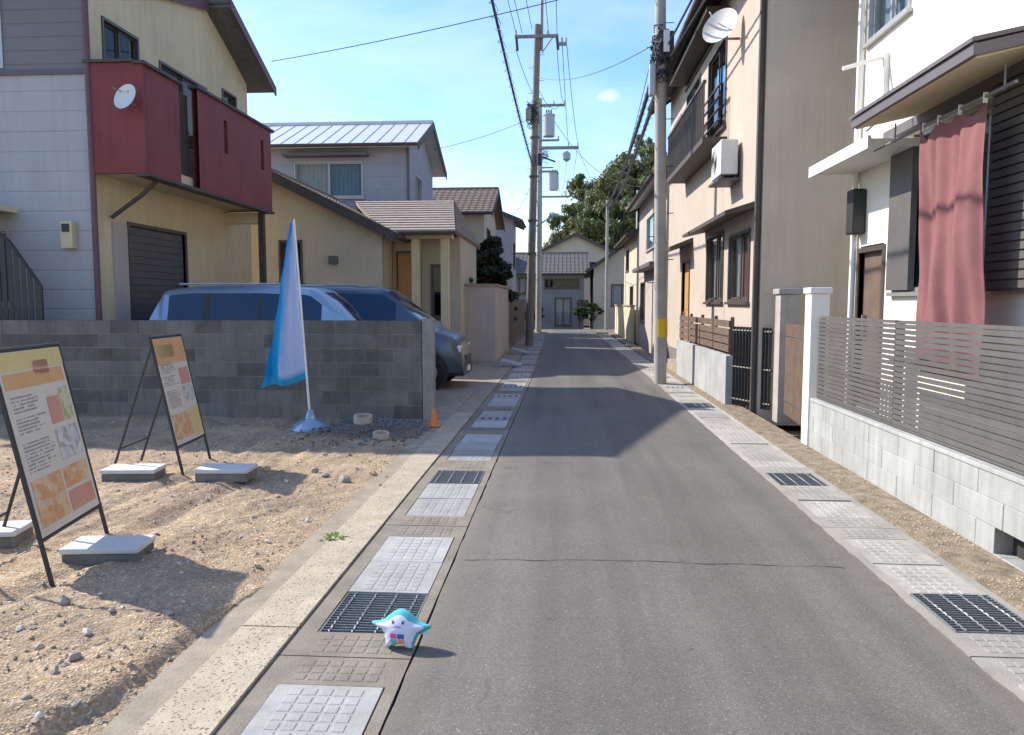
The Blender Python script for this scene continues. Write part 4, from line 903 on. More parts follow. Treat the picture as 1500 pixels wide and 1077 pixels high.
# ------------------------------------------------------------------ right: white house
def white_house():
    r = thing('white_house', 'white rendered house with a shuttered window under a flat awning', 'house', (6.5, 6.5, 0))
    X = 3.7; W_ = Fr((X, 0, 0), (0, 1, 0), (-1, 0, 0)); y0, y1 = 1.5, 10.0; ze = 6.6
    holes = [(5.35, 8.86, 1.72, 3.36), (9.15, 9.85, 0.3, 2.3), (8.7, 9.85, 4.75, 6.1), (5.0, 6.8, 4.4, 6.1)]
    wall(r, W_, y0, y1, -0.2, ze, holes, 'white_wall')
    window(r, W_, 5.35, 8.86, 1.72, 3.36, 4, ['curtain_white', 'curtain_white', 'room_dark', 'curtain_blue'], 'aluminium')
    window(r, W_, 8.7, 9.85, 4.75, 6.1, 2, 'curtain_blue', 'aluminium'); window(r, W_, 5.0, 6.8, 4.4, 6.1, 2, 'curtain_white', 'aluminium')
    door(r, W_, 9.15, 9.85, 0.3, 2.22, 'brown_wood')
    MB().box(3.1, X-0.003, 8.95, 9.95, -0.1, 0.28).build('door_step', 'edge_concrete', r)
    m = MB(); m.box(X+0.17, 10, y1-0.16, y1-0.002, -0.2, ze); m.box(X+0.17, 10, y0, y0+0.16, -0.2, ze); m.box(9.84, 10, y0+.17, y1-.17, -0.2, ze); m.build('wall', 'white_wall', r)
    gable_roof(r, X, 10, y0, y1, ze, 8.4, 'y', 'roof_slate', 'slate', 0.5, 0.35)
    # rolled shutter leaves and their box
    sb = MB().box(X-0.10, X-0.024, 5.30, 6.80, 1.70, 3.40).build('shutter', 'awning_edge', r)
    for k in range(22): MB().box(X-0.125, X-0.102, 5.32, 6.78, 1.72+k*0.076, 1.72+k*0.076+0.06).build('shutter_slat', 'grey_slat', sb)
    MB().box(X-0.09, X-0.024, 8.30, 8.84, 1.74, 3.34).build('shutter_leaf', 'grey_slat', r)
    MB().box(X-0.14, X-0.024, 5.25, 8.95, 3.402, 3.50).build('shutter_box', 'awning_edge', r)
    # awning over the window
    a = MB().prism([(X-0.003, 5.86, 3.62), (2.96, 5.86, 3.46), (2.96, 5.86, 3.36), (X-0.003, 5.86, 3.52)], (0, 2.26, 0)).build('awning', 'soffit', r)
    m = MB(); m.box(2.92, 2.957, 5.82, 8.15, 3.375, 3.46); m.prism([(X-0.003, 5.82, 3.62), (2.957, 5.82, 3.46), (2.957, 5.82, 3.375), (X-0.003, 5.82, 3.535)], (0, 0.037, 0)); m.prism([(X-0.003, 8.122, 3.62), (2.957, 8.122, 3.46), (2.957, 8.122, 3.375), (X-0.003, 8.122, 3.535)], (0, 0.03, 0))
    m.build('fascia', 'awning_edge', a)
    m = MB(); m.prism([(X-0.003, 5.80, 3.655), (2.90, 5.80, 3.495), (2.90, 5.80, 3.463), (X-0.003, 5.80, 3.625)], (0, 2.38, 0)); m.build('awning_sheet', 'awning_edge', a)
    # door canopy
    c = MB().box(3.15, X-0.003, 8.24, 10.05, 3.22, 3.30).build('door_canopy', 'white_paint', r, bevel=0.01)
    MB().box(3.11, 3.147, 8.20, 10.09, 3.19, 3.32).build('fascia', 'white_paint', c)
    MB().path([(3.13, 8.3, 3.38), (X, 8.3, 3.9)], 0.012, 6).build('stay_rod', 'aluminium', c)
    MB().box(X-0.17, X-0.003, 9.70, 9.92, 2.45, 3.0).build('wall_lamp', 'black_plastic', r, bevel=0.02)
    lb = MB().box(X-0.06, X-0.003, 9.20, 9.28, 3.95, 4.45).build('laundry_bracket', 'white_paint', r)
    MB().path([(X-0.03, 9.24, 4.42), (X-0.5, 9.26, 4.30)], 0.025, 6).build('bracket_arm', 'white_paint', lb)
    MB().path([(X-0.03, 8.05, 1.0), (X-0.03, 8.9, 1.0)], 0.02, 6).build('conduit', 'white_paint', r)
    MB().path([(X-0.05, 9.96, -0.1), (X-0.05, 9.96, 6.3)], 0.04, 8).build('downpipe', 'white_paint', r)
white_house()
# hanging cloth on a pole under the awning
lp = thing('laundry_pole', 'thin steel laundry pole slung beneath the window awning', 'pole', (3.3, 7.2, 3.2))
MB().path([(3.30, 5.95, 3.22), (3.30, 8.5, 3.22)], 0.014, 8).build('rod', 'galvanised', lp)
for y in (6.1, 8.0): MB().path([(3.30, y, 3.20), (3.30, y, 3.39)], 0.008, 6).build('hanger', 'galvanised', lp)
cl = MB(); NU, NV = 70, 60; vs = []
PEG = (0.0, 0.37, 0.72, 1.0)
for j in range(NV+1):
    v = j/NV
    for i in range(NU+1):
        u = i/NU; k = max(q for q in range(3) if PEG[q] <= u+1e-9 or q == 0); lu = (u-PEG[k])/(PEG[k+1]-PEG[k])
        sag = (0.10, 0.07, 0.15)[k]*math.sin(lu*math.pi)*(1-v)**2.2
        y = 6.36+u*1.02+0.04*math.sin(v*3+u*2)-0.10*v*(0.5-u)
        fold = 0.045*math.sin(u*15+v*1.2+0.8*math.sin(v*4))*(0.2+v)+0.018*math.sin(u*37+v*3)*(0.3+0.7*v)+0.010*math.sin(u*9+v*19)*v+0.02*math.sin(u*5-v*6)
        fold += 0.02*math.exp(-((lu-0.05)/0.12)**2)*(1-v)
        vs.append((3.30+fold, y, 3.225-v*(2.25+0.03*math.sin(u*4))-sag))
cl.add(vs, [(j*(NU+1)+i, j*(NU+1)+i+1, (j+1)*(NU+1)+i+1, (j+1)*(NU+1)+i) for j in range(NV) for i in range(NU)])
for q in PEG: MB().box(3.285, 3.315, 6.36+q*1.02-0.008, 6.36+q*1.02+0.008, 3.17, 3.25).build('clothes_peg', 'white_paint', lp)
o = cl.build('hanging_cloth', 'pink_cloth', smooth=True, fix=False); sm_ = o.modifiers.new('thick', 'SOLIDIFY'); sm_.thickness = 0.004
tag(o, 'faded red cloth hanging from the pole before the shuttered window', 'cloth')

# low wall with slat fence
lw = thing('low_wall', 'low pale concrete wall carrying the grey slat fence', 'wall', (2.8, 5.5, 0))
WB = MB().box(0, 0.145, 0, 0.594, 0, 0.168).mesh('wall_block', 'fence_concrete')
mc = MB()
for a_ in ((2.73, 2.865, -1.2, 4.5, -0.25, 0.515), (2.73, 2.865, 4.88, 8.52, -0.25, 0.515), (2.73, 2.865, 4.501, 4.879, -0.25, 0.015), (2.73, 2.865, 4.501, 4.879, 0.188, 0.515)): mc.box(*a_)
mc.build('mortar_core', 'mortar', lw)
for rr_ in range(4):
    y = -1.2-(0.3 if rr_ % 2 else 0)
    while y < 8.5:
        if not (rr_ == 1 and 4.35 < y < 4.9): 
            b_ = inst(WB, 'wall_block', lw, (2.7245-2.8+random.uniform(-0.0015, 0.0015), y+0.003-5.5, -0.15+rr_*0.1685)); bv = b_.modifiers.new('bevel', 'BEVEL'); bv.width = 0.004; bv.segments = 1
            if y+0.6 > 8.56: b_.scale.y = max(0.05, (8.53-y)/0.6)
        else:
            inst(MB().box(0, 0.02, 0, 0.378, 0, 0.17).mesh('weep_hole', 'pit'), 'weep_hole', lw, (2.84-2.8, 4.501-5.5, 0.016))  # near-black back plate stands in for the shade inside the hole
            inst(MB().box(0, 0.145, 0, 0.214, 0, 0.168).mesh('wall_block', 'fence_concrete'), 'wall_block', lw, (2.7245-2.8, 4.883-5.5, 0.0185))
        y += 0.6
MB().box(2.715, 2.88, -1.2, 8.52, 0.523, 0.555).build('coping', 'fence_concrete', lw, bevel=0.006)
fe = thing('slat_fence', 'grey metal horizontal slat fence on the low concrete wall', 'fence', (2.8, 5.5, 0.555))
ps = [-1.1, 0.81, 2.72, 4.63, 6.54, 8.45]
for y in ps: MB().box(2.775, 2.835, y-0.03, y+0.03, 0.556, 1.44).build('post', 'grey_slat', fe, bevel=0.004)
for a, b in zip(ps[:-1], ps[1:]):
    for k in range(19):
        z = 0.59+k*0.0445; MB().box(2.765, 2.773, a+0.004, b-0.004, z, z+0.035).build('slat', 'grey_slat', fe)
    for z in (0.565, 1.43): MB().box(2.775, 2.83, a+0.032, b-0.032, z, z+0.025).build('rail', 'grey_slat', fe)
gp = thing('gate_pillar', 'white painted gate pillar at the end of the slat fence', 'pillar', (2.83, 8.72, 0))
MB().box(2.72, 2.92, 8.58, 8.80, -0.1, 1.70).build('shaft', 'white_paint', gp, bevel=0.008); MB().box(2.70, 2.94, 8.56, 8.82, 1.703, 1.77).build('cap', 'white_paint', gp, bevel=0.012)
gp = thing('concrete_post', 'rough grey concrete gate post before the tan house corner', 'post', (3.15, 11.0, 0))
MB().box(3.02, 3.29, 10.86, 11.12, -0.1, 1.72).build('shaft', 'pole_concrete', gp, bevel=0.01); MB().box(2.99, 3.32, 10.83, 11.15, 1.723, 1.80).build('cap', 'fence_concrete', gp, bevel=0.01)
gt = thing('entrance_gate', 'brown slatted entrance gate between the white pillar and concrete post', 'gate', (3.0, 9.9, 0))
for z in (0.25, 1.15): MB().path([(2.93, 8.9, z), (3.10, 10.8, z)], 0.022, 6).build('rail', 'bronze_frame', gt)
for k in range(18):
    t = (k+0.5)/18; MB().box(2.915+0.17*t, 2.945+0.17*t, 8.95+1.80*t, 8.95+1.80*t+0.06, 0.06, 1.32).build('slat', 'brown_wood', gt)
gt = thing('folding_gate', 'dark metal gate in front of the tan house', 'gate', (2.8, 11.5, 0))
for z in (0.12, 0.62, 1.18): MB().path([(3.0, 11.16, z), (2.62, 11.95, z)], 0.02, 6).build('rail', 'black_plastic', gt)
for k in range(12):
    t = (k+0.5)/12; x = 3.0-0.38*t; y = 11.16+0.79*t; MB().box(x-0.02, x+0.02, y-0.012, y+0.012, 0.04, 1.24).build('bar', 'black_plastic', gt)

# ------------------------------------------------------------------ tan house
def tan_house():
    r = thing('tan_house', 'tall tan rendered house with dark upper windows and a satellite dish', 'house', (5.9, 16, 0))
    X, y0, y1, XE = 2.85, 11.32, 21.2, 9.0; ze, zr = 7.25, 9.3
    W_ = Fr((X, 0, 0), (0, 1, 0), (-1, 0, 0)); S_ = Fr((0, y0, 0), (1, 0, 0), (0, -1, 0))
    wins = [(11.95, 13.45, 1.62, 2.75), (13.9, 15.5, 1.62, 2.9), (14.0, 15.7, 4.75, 6.35), (16.6, 18.4, 4.9, 6.4), (19.2, 20.4, 4.9, 6.2)]
    wall(r, W_, y0, y1, -0.2, ze, wins+[(17.6, 18.6, 0.25, 2.6)], 'tan_wall')
    wall(r, S_, X+0.002, XE, -0.2, ze, [], 'tan_side'); gable_tri(r, S_, X, XE, ze, zr-0.05, 'tan_side')
    m = MB(); m.box(XE-0.16, XE, y0+0.17, y1, -0.2, ze); m.box(X+0.17, XE-.17, y1-0.16, y1-.002, -0.2, ze); m.build('wall', 'tan_side', r)
    window(r, W_, *wins[0], 2, ['curtain_white', 'curtain_pink', 'curtain_white'], 'bronze_frame'); window(r, W_, *wins[1], 2, ['curtain_ochre', 'curtain_white'], 'bronze_frame')
    window(r, W_, *wins[2], 2, 'room_dark', 'bronze_frame', rails=4); window(r, W_, *wins[3], 2, ['room_dark', 'curtain_white'], 'bronze_frame', rails=4); window(r, W_, *wins[4], 2, 'room_dark', 'bronze_frame')
    door(r, W_, 17.6, 18.6, 0.25, 2.55, 'orange_wood')
    MB().box(2.55, X-0.003, 17.4, 18.8, -0.1, 0.24).build('door_step', 'edge_concrete', r)
    gable_roof(r, X, XE, y0, y1, ze, zr, 'y', 'roof_slate', 'slate', 0.50, 0.3, 'dark_trim')
    MB().prism([(X-0.003, 11.7, 3.12), (2.40, 11.7, 2.98), (2.40, 11.7, 2.92), (X-0.003, 11.7, 3.02)], (0, 4.1, 0)).build('window_awning', 'dark_trim', r)
    MB().prism([(X-0.003, 17.2, 3.05), (2.35, 17.2, 2.85), (2.35, 17.2, 2.78), (X-0.003, 17.2, 2.95)], (0, 2.0, 0)).build('door_canopy', 'dark_trim', r)
    m = MB(); m.box(X-0.03, X-0.003, 13.8, 18.6, 6.55, 6.62); m.box(2.45, X-0.003, 13.85, 18.5, 6.66, 6.74); m.build('window_hood', 'dark_trim', r)
    # railed window balcony
    bl = MB().box(2.42, X-0.003, 13.85, 18.5, 4.42, 4.52).build('balcony', 'dark_trim', r)
    for k in range(30): MB().box(2.43, 2.455, 13.9+k*0.157, 13.93+k*0.157, 4.521, 5.45).build('baluster', 'bronze_frame', bl)
    MB().box(2.415, 2.47, 13.85, 18.5, 5.452, 5.50).build('top_rail', 'bronze_frame', bl)
    MB().path([(X-0.05, y0+0.06, -0.1), (X-0.05, y0+0.06, 7.0)], 0.045, 8).build('downpipe', 'dark_trim', r)
    MB().box(X-0.028, X-0.003, y0+0.15, 21.1, -0.15, 0.45).build('plinth', 'block_grey', r)
tan_house()
a = ac_unit('air_conditioner', 'white outdoor air conditioner bracketed high on the tan house wall', (2.66, 13.1, 3.62), R(-90))
MB().box(-0.42, 0.42, -0.18, 0.185, -0.035, -0.001).build('bracket', 'dark_steel', a)
sd = thing('satellite_dish', 'round white satellite dish high on the tan house wall', 'dish', (2.84, 13.0, 6.1))
MB().path([(2.84, 13.0, 5.9), (2.62, 13.0, 5.9), (2.58, 13.0, 6.1)], 0.022, 6).build('bracket', 'arm_metal', sd)
d_ = MB(); c0 = Vector((2.50, 12.95, 6.1)); nn = Vector((-0.62, -0.72, 0.35)).normalized(); uu = nn.orthogonal().normalized(); vv = nn.cross(uu); n = 28; vs = [c0-nn*0.08]
for q in (0.3, 0.6, 0.85, 1.0):
    for j in range(n): vs.append(c0+(uu*math.cos(j*2*math.pi/n)+vv*math.sin(j*2*math.pi/n))*0.31*q+nn*(0.08*q*q-0.08))
d_.add(vs, [(0, 1+j, 1+(j+1) % n) for j in range(n)]+[(1+k*n+j, 1+(k+1)*n+j, 1+(k+1)*n+(j+1) % n, 1+k*n+(j+1) % n) for k in range(3) for j in range(n)]).build('dish', 'ac_white', sd, smooth=True, fix=False)
MB().path([c0-vv*0.26, c0+nn*0.30, c0+nn*0.34], 0.011, 6).build('feed_arm', 'ac_white', sd)
# its garden wall
tw = thing('garden_wall', 'low concrete wall with brown slats before the tan house', 'wall', (2.6, 15, 0))
MB().box(2.53, 2.66, 12.0, 17.2, -0.1, 0.78).build('wall_body', 'fence_concrete', tw, bevel=0.006)
for k in range(4):
    for j in range(4): MB().box(2.57, 2.60, 12.04+k*1.28, 13.26+k*1.28, 0.83+j*0.13, 0.935+j*0.13).build('slat', 'brown_wood', tw)
for k in range(5): MB().box(2.602, 2.65, 12.02+k*1.275, 12.08+k*1.275, 0.782, 1.38).build('post', 'bronze_frame', tw)

# ------------------------------------------------------------------ cars
def car(name, label, loc, rotz, L, W, H, paint, roofc=None, rearx=0.10, glass_x=(0.62, 0.80), belt=1.02):
    r = thing(name, label, 'car', loc, rotz, local=True)
    hw = W/2; zb = 0.24
    def ztop(t):        # t 0 rear .. 1 nose
        k = [(0, 0.72), (0.012, 0.95), (rearx*0.35, belt+0.05), (rearx, H-0.06), (rearx+0.10, H-0.005), (0.45, H), (glass_x[0], H-0.04), (glass_x[1], belt+0.08), (0.88, belt-0.02), (0.96, belt-0.14), (0.99, belt-0.30), (1.0, 0.52)]
        for (a, za), (b, zb_) in zip(k[:-1], k[1:]):
            if a <= t <= b: return za+(zb_-za)*(t-a)/(b-a)
        return k[-1][1]
    NS = 72; ring = []
    for i in range(NS+1):
        t = i/NS; zt = ztop(t); w = hw*(1-0.16*max(0, (t-0.86)/0.14)**2-0.10*max(0, (0.1-t)/0.1)**2)
        b = min(belt, zt-0.10); k = max(0, min(1, (zt-b)/(H-belt))); wr = w*(0.97-0.21*k)
        half = [(0, zb), (0.85*w, zb), (0.975*w, zb+0.07), (w, 0.5*(zb+b)), (0.99*w, b-0.07), (0.965*w, b), (0.965*w+(wr-0.965*w)*0.92, b+(zt-b)*0.86), (wr-0.09, zt-0.012), (wr*0.5, zt+0.012), (0, zt+0.02)]
        ring.append([(-L/2+L*t, y, z) for y, z in half]+[(-L/2+L*t, -y, z) for y, z in half[-2:0:-1]])
    n = len(ring[0]); body = MB(); side = MB(); sid2 = MB(); pl_ = MB(); pr_ = MB(); ws = MB(); rw = MB()
    vs = [p for q in ring for p in q]
    for tgt in (body, side, sid2, ws, rw, pl_, pr_): tgt.v = list(vs)
    pil = [(rearx+0.02, rearx+0.15), (rearx+0.175, 0.44), (0.465, glass_x[0]+0.05)]
    for i in range(NS):
        t = (i+0.5)/NS; zt = ztop(t)
        for j in range(n):
            f = (i*n+j, (i+1)*n+j, (i+1)*n+(j+1) % n, i*n+(j+1) % n)
            if j in (5, 12) and pil[0][0] < t < pil[-1][1] and zt > belt+0.3: ((side if j == 5 else sid2) if any(a < t < b for a, b in pil) else (pl_ if j == 5 else pr_)).f.append(f)
            elif 6 <= j <= 11 and glass_x[0]+0.012 < t < glass_x[1]-0.012 and j not in (6, 11): ws.f.append(f)
            elif 7 <= j <= 10 and rearx*0.45 < t < rearx*0.95: rw.f.append(f)
            elif j in (7, 8, 9, 10) and False: pass
            else: body.f.append(f)
    body.f += [tuple(range(n)), tuple(NS*n+j for j in range(n))]
    def fin(mb, nm, mat):
        used = sorted({i for f in mb.f for i in f}); mp_ = {a: b for b, a in enumerate(used)}; mb.v = [mb.v[i] for i in used]; mb.f = [tuple(mp_[i] for i in f) for f in mb.f]
        return mb.build(nm, mat, r, smooth=True)
    bd = fin(body, 'body', paint); fin(side, 'side_window', 'car_glass'); fin(sid2, 'side_window', 'car_glass'); stuff(fin(pl_, 'window_pillar', 'black_plastic')); stuff(fin(pr_, 'window_pillar', 'black_plastic')); fin(ws, 'windscreen', 'car_glass'); fin(rw, 'rear_window', 'car_glass')
    for x in (-L*0.31, L*0.36):
        for s in (-1, 1):
            y = s*hw
            a = MB(); a.path([(x, y-s*0.10, 0.34), (x, y+s*0.006, 0.34)], 0.385, 28); a.build('wheel_arch', 'black_plastic', r, smooth=True)
            w_ = MB(); w_.path([(x, y-s*0.18, 0.32), (x, y+s*0.012, 0.32), (x, y+s*0.03, 0.32)], [0.32, 0.32, 0.30], 28); wo = w_.build('wheel', 'rubber', r, smooth=True)
            rm = MB(); rm.path([(x, y+s*0.0305, 0.32), (x, y+s*0.036, 0.32)], 0.20, 24)
            for k in range(5):
                an = k*2*math.pi/5; rm.path([(x, y+s*0.040, 0.32), (x+0.18*math.cos(an), y+s*0.036, 0.32+0.18*math.sin(an))], 0.022, 5)
            rm.build('rim', 'aluminium', wo, smooth=True)
    for s in (-1, 1):
        MB().box(L/2-0.16, L/2-0.05, s*hw*0.52, s*hw*0.86, 0.66, 0.82).build('headlight', 'lamp_clear', r, bevel=0.03)
        MB().box(-L/2+0.0, -L/2+0.10, s*hw*0.80, s*hw*0.955, 0.80, 1.28 if H > 1.6 else 1.0).build('tail_light', 'lamp_red', r, bevel=0.03)
        MB().box(L*0.17, L*0.17+0.10, s*(hw+0.02), s*(hw+0.17), belt+0.02, belt+0.17).build('mirror', paint, r, bevel=0.03)
        MB().path([(-L/2+rearx*L+0.25, s*hw*0.70, H+0.03), (L*0.08, s*hw*0.70, H+0.03)], 0.018, 6).build('roof_rail', 'aluminium', bd)
    MB().box(L/2-0.04, L/2+0.012, -0.35, 0.35, 0.42, 0.62).build('grille', 'black_plastic', r, bevel=0.02)
    MB().box(L/2-0.02, L/2+0.02, -0.17, 0.17, 0.30, 0.40).build('number_plate', 'white_paint', r)
    return r
car('parked_car', 'silver-blue estate car parked just behind the block wall', (-4.45, 12.15, 0.004), 0, 4.5, 1.72, 1.86, 'car_silver', belt=1.08)
car('parked_car', 'dark blue-grey van-like car parked further back with its nose toward the street', (-4.2, 14.6, 0.004), 0, 4.7, 1.72, 1.90, 'car_blue', glass_x=(0.68, 0.86), belt=1.12)

# ------------------------------------------------------------------ utility poles and wires
def pole(name, label, x, y, h, lean, mat, r0, r1, group=None):
    r = thing(name, label, 'utility pole', (x, y, 0), 0, group)
    MB().path([(x, y, -0.3), (x+lean*0.5, y, h*0.5), (x+lean, y, h)], [r0, (r0+r1)/2, r1], 18).build('shaft', mat, r, smooth=True)
    for z in [k*0.45+2.0 for k in range(int((h-2.4)/0.45))]:
        s = 1 if int(z/0.45) % 2 else -1; xx = x+lean*z/h; MB().path([(xx+s*r1, y, z), (xx+s*(r1+0.16), y, z)], 0.009, 5).build('step_bolt', 'dark_steel', r)
    return r
def arm(r, x0, x1, y, z, t=0.045, ins=(), mat='arm_metal'):
    o = MB().box(x0, x1, y-t, y+t, z-t, z+t).build('crossarm', mat, r)
    for u in ins:
        MB().lathe([(0.02, 0), (0.045, 0.03), (0.03, 0.06), (0.05, 0.09), (0.03, 0.12), (0.045, 0.15), (0.02, 0.18)], 10, (u, y, z+t)).build('insulator', 'porcelain', o, smooth=True)
    return o
def transformer(r, x, y, z, s=1.0):
    o = MB().lathe([(0.02*s, 0), (0.25*s, 0.0), (0.25*s, 0.85*s), (0.27*s, 0.86*s), (0.27*s, 0.92*s), (0.05*s, 1.0*s)], 20, (x, y, z)).build('transformer', 'transformer', r, smooth=True)
    for k in range(3): MB().lathe([(0.02, 0), (0.05, 0.05), (0.03, 0.1), (0.05, 0.15), (0.015, 0.25)], 8, (x-0.12+0.12*k, y-0.1, z+0.93*s)).build('bushing', 'dark_steel', o, smooth=True)
    return o
def tangle(r, x, y, z, h, rad, N, seed, name='cable_coil'):
    rr = random.Random(seed); m = MB()
    for k in range(N):
        a0 = rr.uniform(0, 6.28); z0 = z+rr.uniform(-h/2, h/2); pts = []
        w = rr.uniform(0.08, 0.28)
        for i in range(13):
            a = a0+i*0.5*rr.choice((1, 1, -1)); pts.append((x+math.cos(a)*rad*rr.uniform(0.9, 1.5), y+math.sin(a)*rad*rr.uniform(0.9, 1.5), z0+w*math.sin(i*0.9)))
        m.path(pts, 0.012, 5)
    return m.build(name, 'cable', r)
# right pole
p = pole('utility_pole', 'pale concrete utility pole with a yellow band beside the right gutter', 1.93, 15.2, 9.2, -0.15, 'pole_concrete', 0.125, 0.098)
MB().path([(1.925, 15.2, 0.93), (1.92, 15.2, 1.29)], 0.129, 20).build('yellow_band', 'yellow_band', p, smooth=True)
tangle(p, 1.83, 15.2, 6.35, 0.75, 0.14, 26, 3)
MB().box(1.90, 2.06, 15.02, 15.28, 6.25, 6.75).build('junction_box', 'black_plastic', p, bevel=0.02); MB().box(1.86, 1.97, 14.98, 15.015, 6.35, 6.75).build('name_plate', 'white_paint', p)
MB().box(1.60, 1.74, 15.02, 15.16, 5.55, 6.15).build('splice_closure', 'aluminium', p, bevel=0.04)
MB().path([(1.78, 15.2, 5.98), (1.78, 15.2, 6.06)], 0.165, 14).build('clamp_band', 'dark_steel', p, smooth=True)
# left main pole
p = pole('utility_pole', 'tall leaning weathered utility pole with a single top crossarm on the left', -1.29, 28.3, 11.6, 0.29, 'pole_old', 0.16, 0.115)
MB().path([(-0.86, 28.3, 10.7), (-0.84, 28.3, 13.4)], 0.055, 8).build('top_mast', 'arm_metal', p)
arm(p, -1.82, -0.25, 28.14, 11.15, 0.05, (-1.78, -0.62)); arm(p, -0.30, 0.05, 28.10, 10.85, 0.05, (-0.12, 0.03))
MB().path([(-0.85, 28.14, 10.55), (-0.45, 28.14, 11.1)], 0.02, 5).build('brace', 'arm_metal', p)
for x in (-1.76, -0.30): MB().path([(x, 28.10, 11.1), (x+0.04, 28.08, 10.65)], 0.05, 8).build('strain_insulator', 'dark_trim', p)
tangle(p, -1.18, 28.3, 8.45, 0.55, 0.17, 22, 8); MB().box(-1.42, -1.22, 28.0, 28.18, 8.2, 8.6).build('junction_box', 'arm_metal', p, bevel=0.02)
for z in (3.4, 4.6, 6.2, 7.6): MB().path([(-1.29+0.29*z/11.6, 28.3, z), (-1.29+0.29*z/11.6, 28.3, z+0.06)], 0.182, 14).build('clamp_band', 'dark_steel', p, smooth=True)
sa = MB().path([(-1.15, 28.2, 4.35), (-0.42, 28.0, 4.75)], 0.028, 6).build('lamp_arm', 'transformer', p); MB().box(-0.52, -0.24, 27.9, 28.1, 4.72, 4.82).build('lamp_head', 'transformer', sa, bevel=0.02)
MB().path([(-0.92, 28.12, 7.0), (-0.92, 28.12, 6.6)], 0.10, 10).build('cable_closure', 'black_plastic', p)
# second pole
p = pole('utility_pole', 'slender utility pole with a can transformer just behind the leaning pole', -1.40, 42.0, 12.6, 0.05, 'pole_concrete', 0.17, 0.11)
arm(p, -1.35, 0.0, 41.86, 12.2, 0.06, (-0.6, -0.05)); arm(p, -1.4, 0.75, 41.86, 9.95, 0.075, (0.2, 0.7)); arm(p, -1.4, -0.3, 41.84, 10.35, 0.05, (-0.35,)); arm(p, -1.4, -0.35, 41.86, 8.7, 0.05)
transformer(p, -0.86, 41.85, 10.55, 1.25)
MB().lathe([(0.05, 0), (0.22, 0.12), (0.22, 0.45), (0.05, 0.55)], 12, (0.1, 41.8, 9.2)).build('switch_can', 'transformer', p, smooth=True)
MB().path([(-1.3, 41.8, 9.5), (-0.5, 41.8, 9.2)], 0.05, 6).build('cutout', 'dark_steel', p)
p = pole('utility_pole', 'farthest utility pole with two short arms and a can transformer', -1.95, 62.0, 13.6, 0.05, 'pole_concrete', 0.17, 0.11)
arm(p, -1.95, 0.45, 61.85, 10.1, 0.07, (-0.2, 0.4)); transformer(p, -0.85, 61.85, 10.6, 1.5); arm(p, -1.95, -0.9, 61.85, 12.4, 0.05)
tangle(p, -1.7, 61.9, 13.2, 0.8, 0.35, 10, 5)
p = pole('utility_pole', 'short utility pole at the right-hand corner of the junction', 2.55, 46.0, 7.7, 0.0, 'pole_concrete', 0.10, 0.08)
arm(p, 2.2, 2.9, 45.86, 7.4, 0.045)
def wire(name, label, a, b, sag, r, group=None, n=24, spiral=0, twist=0.0):
    a, b = Vector(a), Vector(b); pts = []
    for i in range(n+1):
        t = i/n; q = a.lerp(b, t); q.z -= sag*4*t*(1-t); pts.append(q)
    m = MB(); m.path(pts, r, 6)
    o = m.build(name, 'cable')
    if spiral:
        L = (b-a).length; k = int(L/0.55); mm_ = MB(); pts = []
        for i in range(k*6+1):
            t = i/(k*6); q = a.lerp(b, t); q.z -= sag*4*t*(1-t)+0.025; an = i*2*math.pi/6
            pts.append(q+Vector((math.cos(an)*spiral, 0, math.sin(an)*spiral)))
        mm_.path(pts, 0.005, 4); mm_.build('spiral_hanger', 'cable', o)
    return tag(o, label, 'cable', group)
wire('telecom_cable', 'thick spiral-wrapped cable running overhead to the leaning pole', (-1.15, 28.2, 6.55), (-1.05, -9, 7.3), 0.75, 0.024, spiral=0.06, n=60)
for a, b in (((-1.78, 28.1, 11.3), (-2.3, -9, 12.2)), ((-1.2, 28.1, 11.4), (-1.9, -9, 12.0)), ((-0.62, 28.1, 11.4), (-0.9, -9, 12.3)), ((-1.55, 28.1, 11.25), (-2.0, -9, 11.4)), ((-0.3, 28.1, 11.2), (-0.2, -9, 12.0))):
    wire('power_line', 'thin power line from the leaning pole crossarm overhead toward the lot', a, b, 0.7, 0.011, 'power lines above the street')
for a, b, s in (((-1.78, 28.1, 10.7), (-0.6, 41.9, 12.3), 0.9), ((-0.30, 28.1, 10.7), (-0.05, 41.9, 12.4), 0.6), ((-0.12, 28.1, 11.0), (0.2, 41.9, 10.1), 0.3), ((0.03, 28.1, 11.0), (0.7, 41.9, 10.1), 0.3), ((-1.0, 28.2, 9.4), (-0.2, 41.9, 12.3), 0.5), ((-1.15, 28.2, 6.4), (-1.35, 41.9, 6.6), 0.3)):
    wire('power_line', 'thin power line strung between the leaning pole and the slender pole', a, b, s, 0.012, 'power lines between the two left poles')
for a, b, s in (((0.7, 41.9, 10.1), (0.4, 61.9, 10.3), 0.3), ((0.2, 41.9, 10.1), (-0.2, 61.9, 10.3), 0.3), ((-0.4, 41.9, 8.75), (-0.3, 61.9, 10.3), 0.3)):
    wire('power_line', 'thin power line strung between the slender pole and the farthest pole', a, b, s, 0.012, 'power lines beyond the junction')
wire('service_wire', 'thin wire crossing the sky from the cream house gable to the right pole', PX(398, 90, -6.66), (1.78, 15.15, 7.85), 0.10, 0.009)
wire('service_wire', 'thin wire from the leaning pole across to the right pole', (-1.02, 28.2, 9.75), (1.80, 15.15, 6.6), 0.35, 0.009)
wire('telecom_cable', 'thick wrapped cable from the right pole to the far corner pole, nearer the street', (1.66, 15.2, 5.85), (2.35, 45.9, 7.35), 0.55, 0.042, 'wrapped cables on the right', spiral=0.06, n=40)
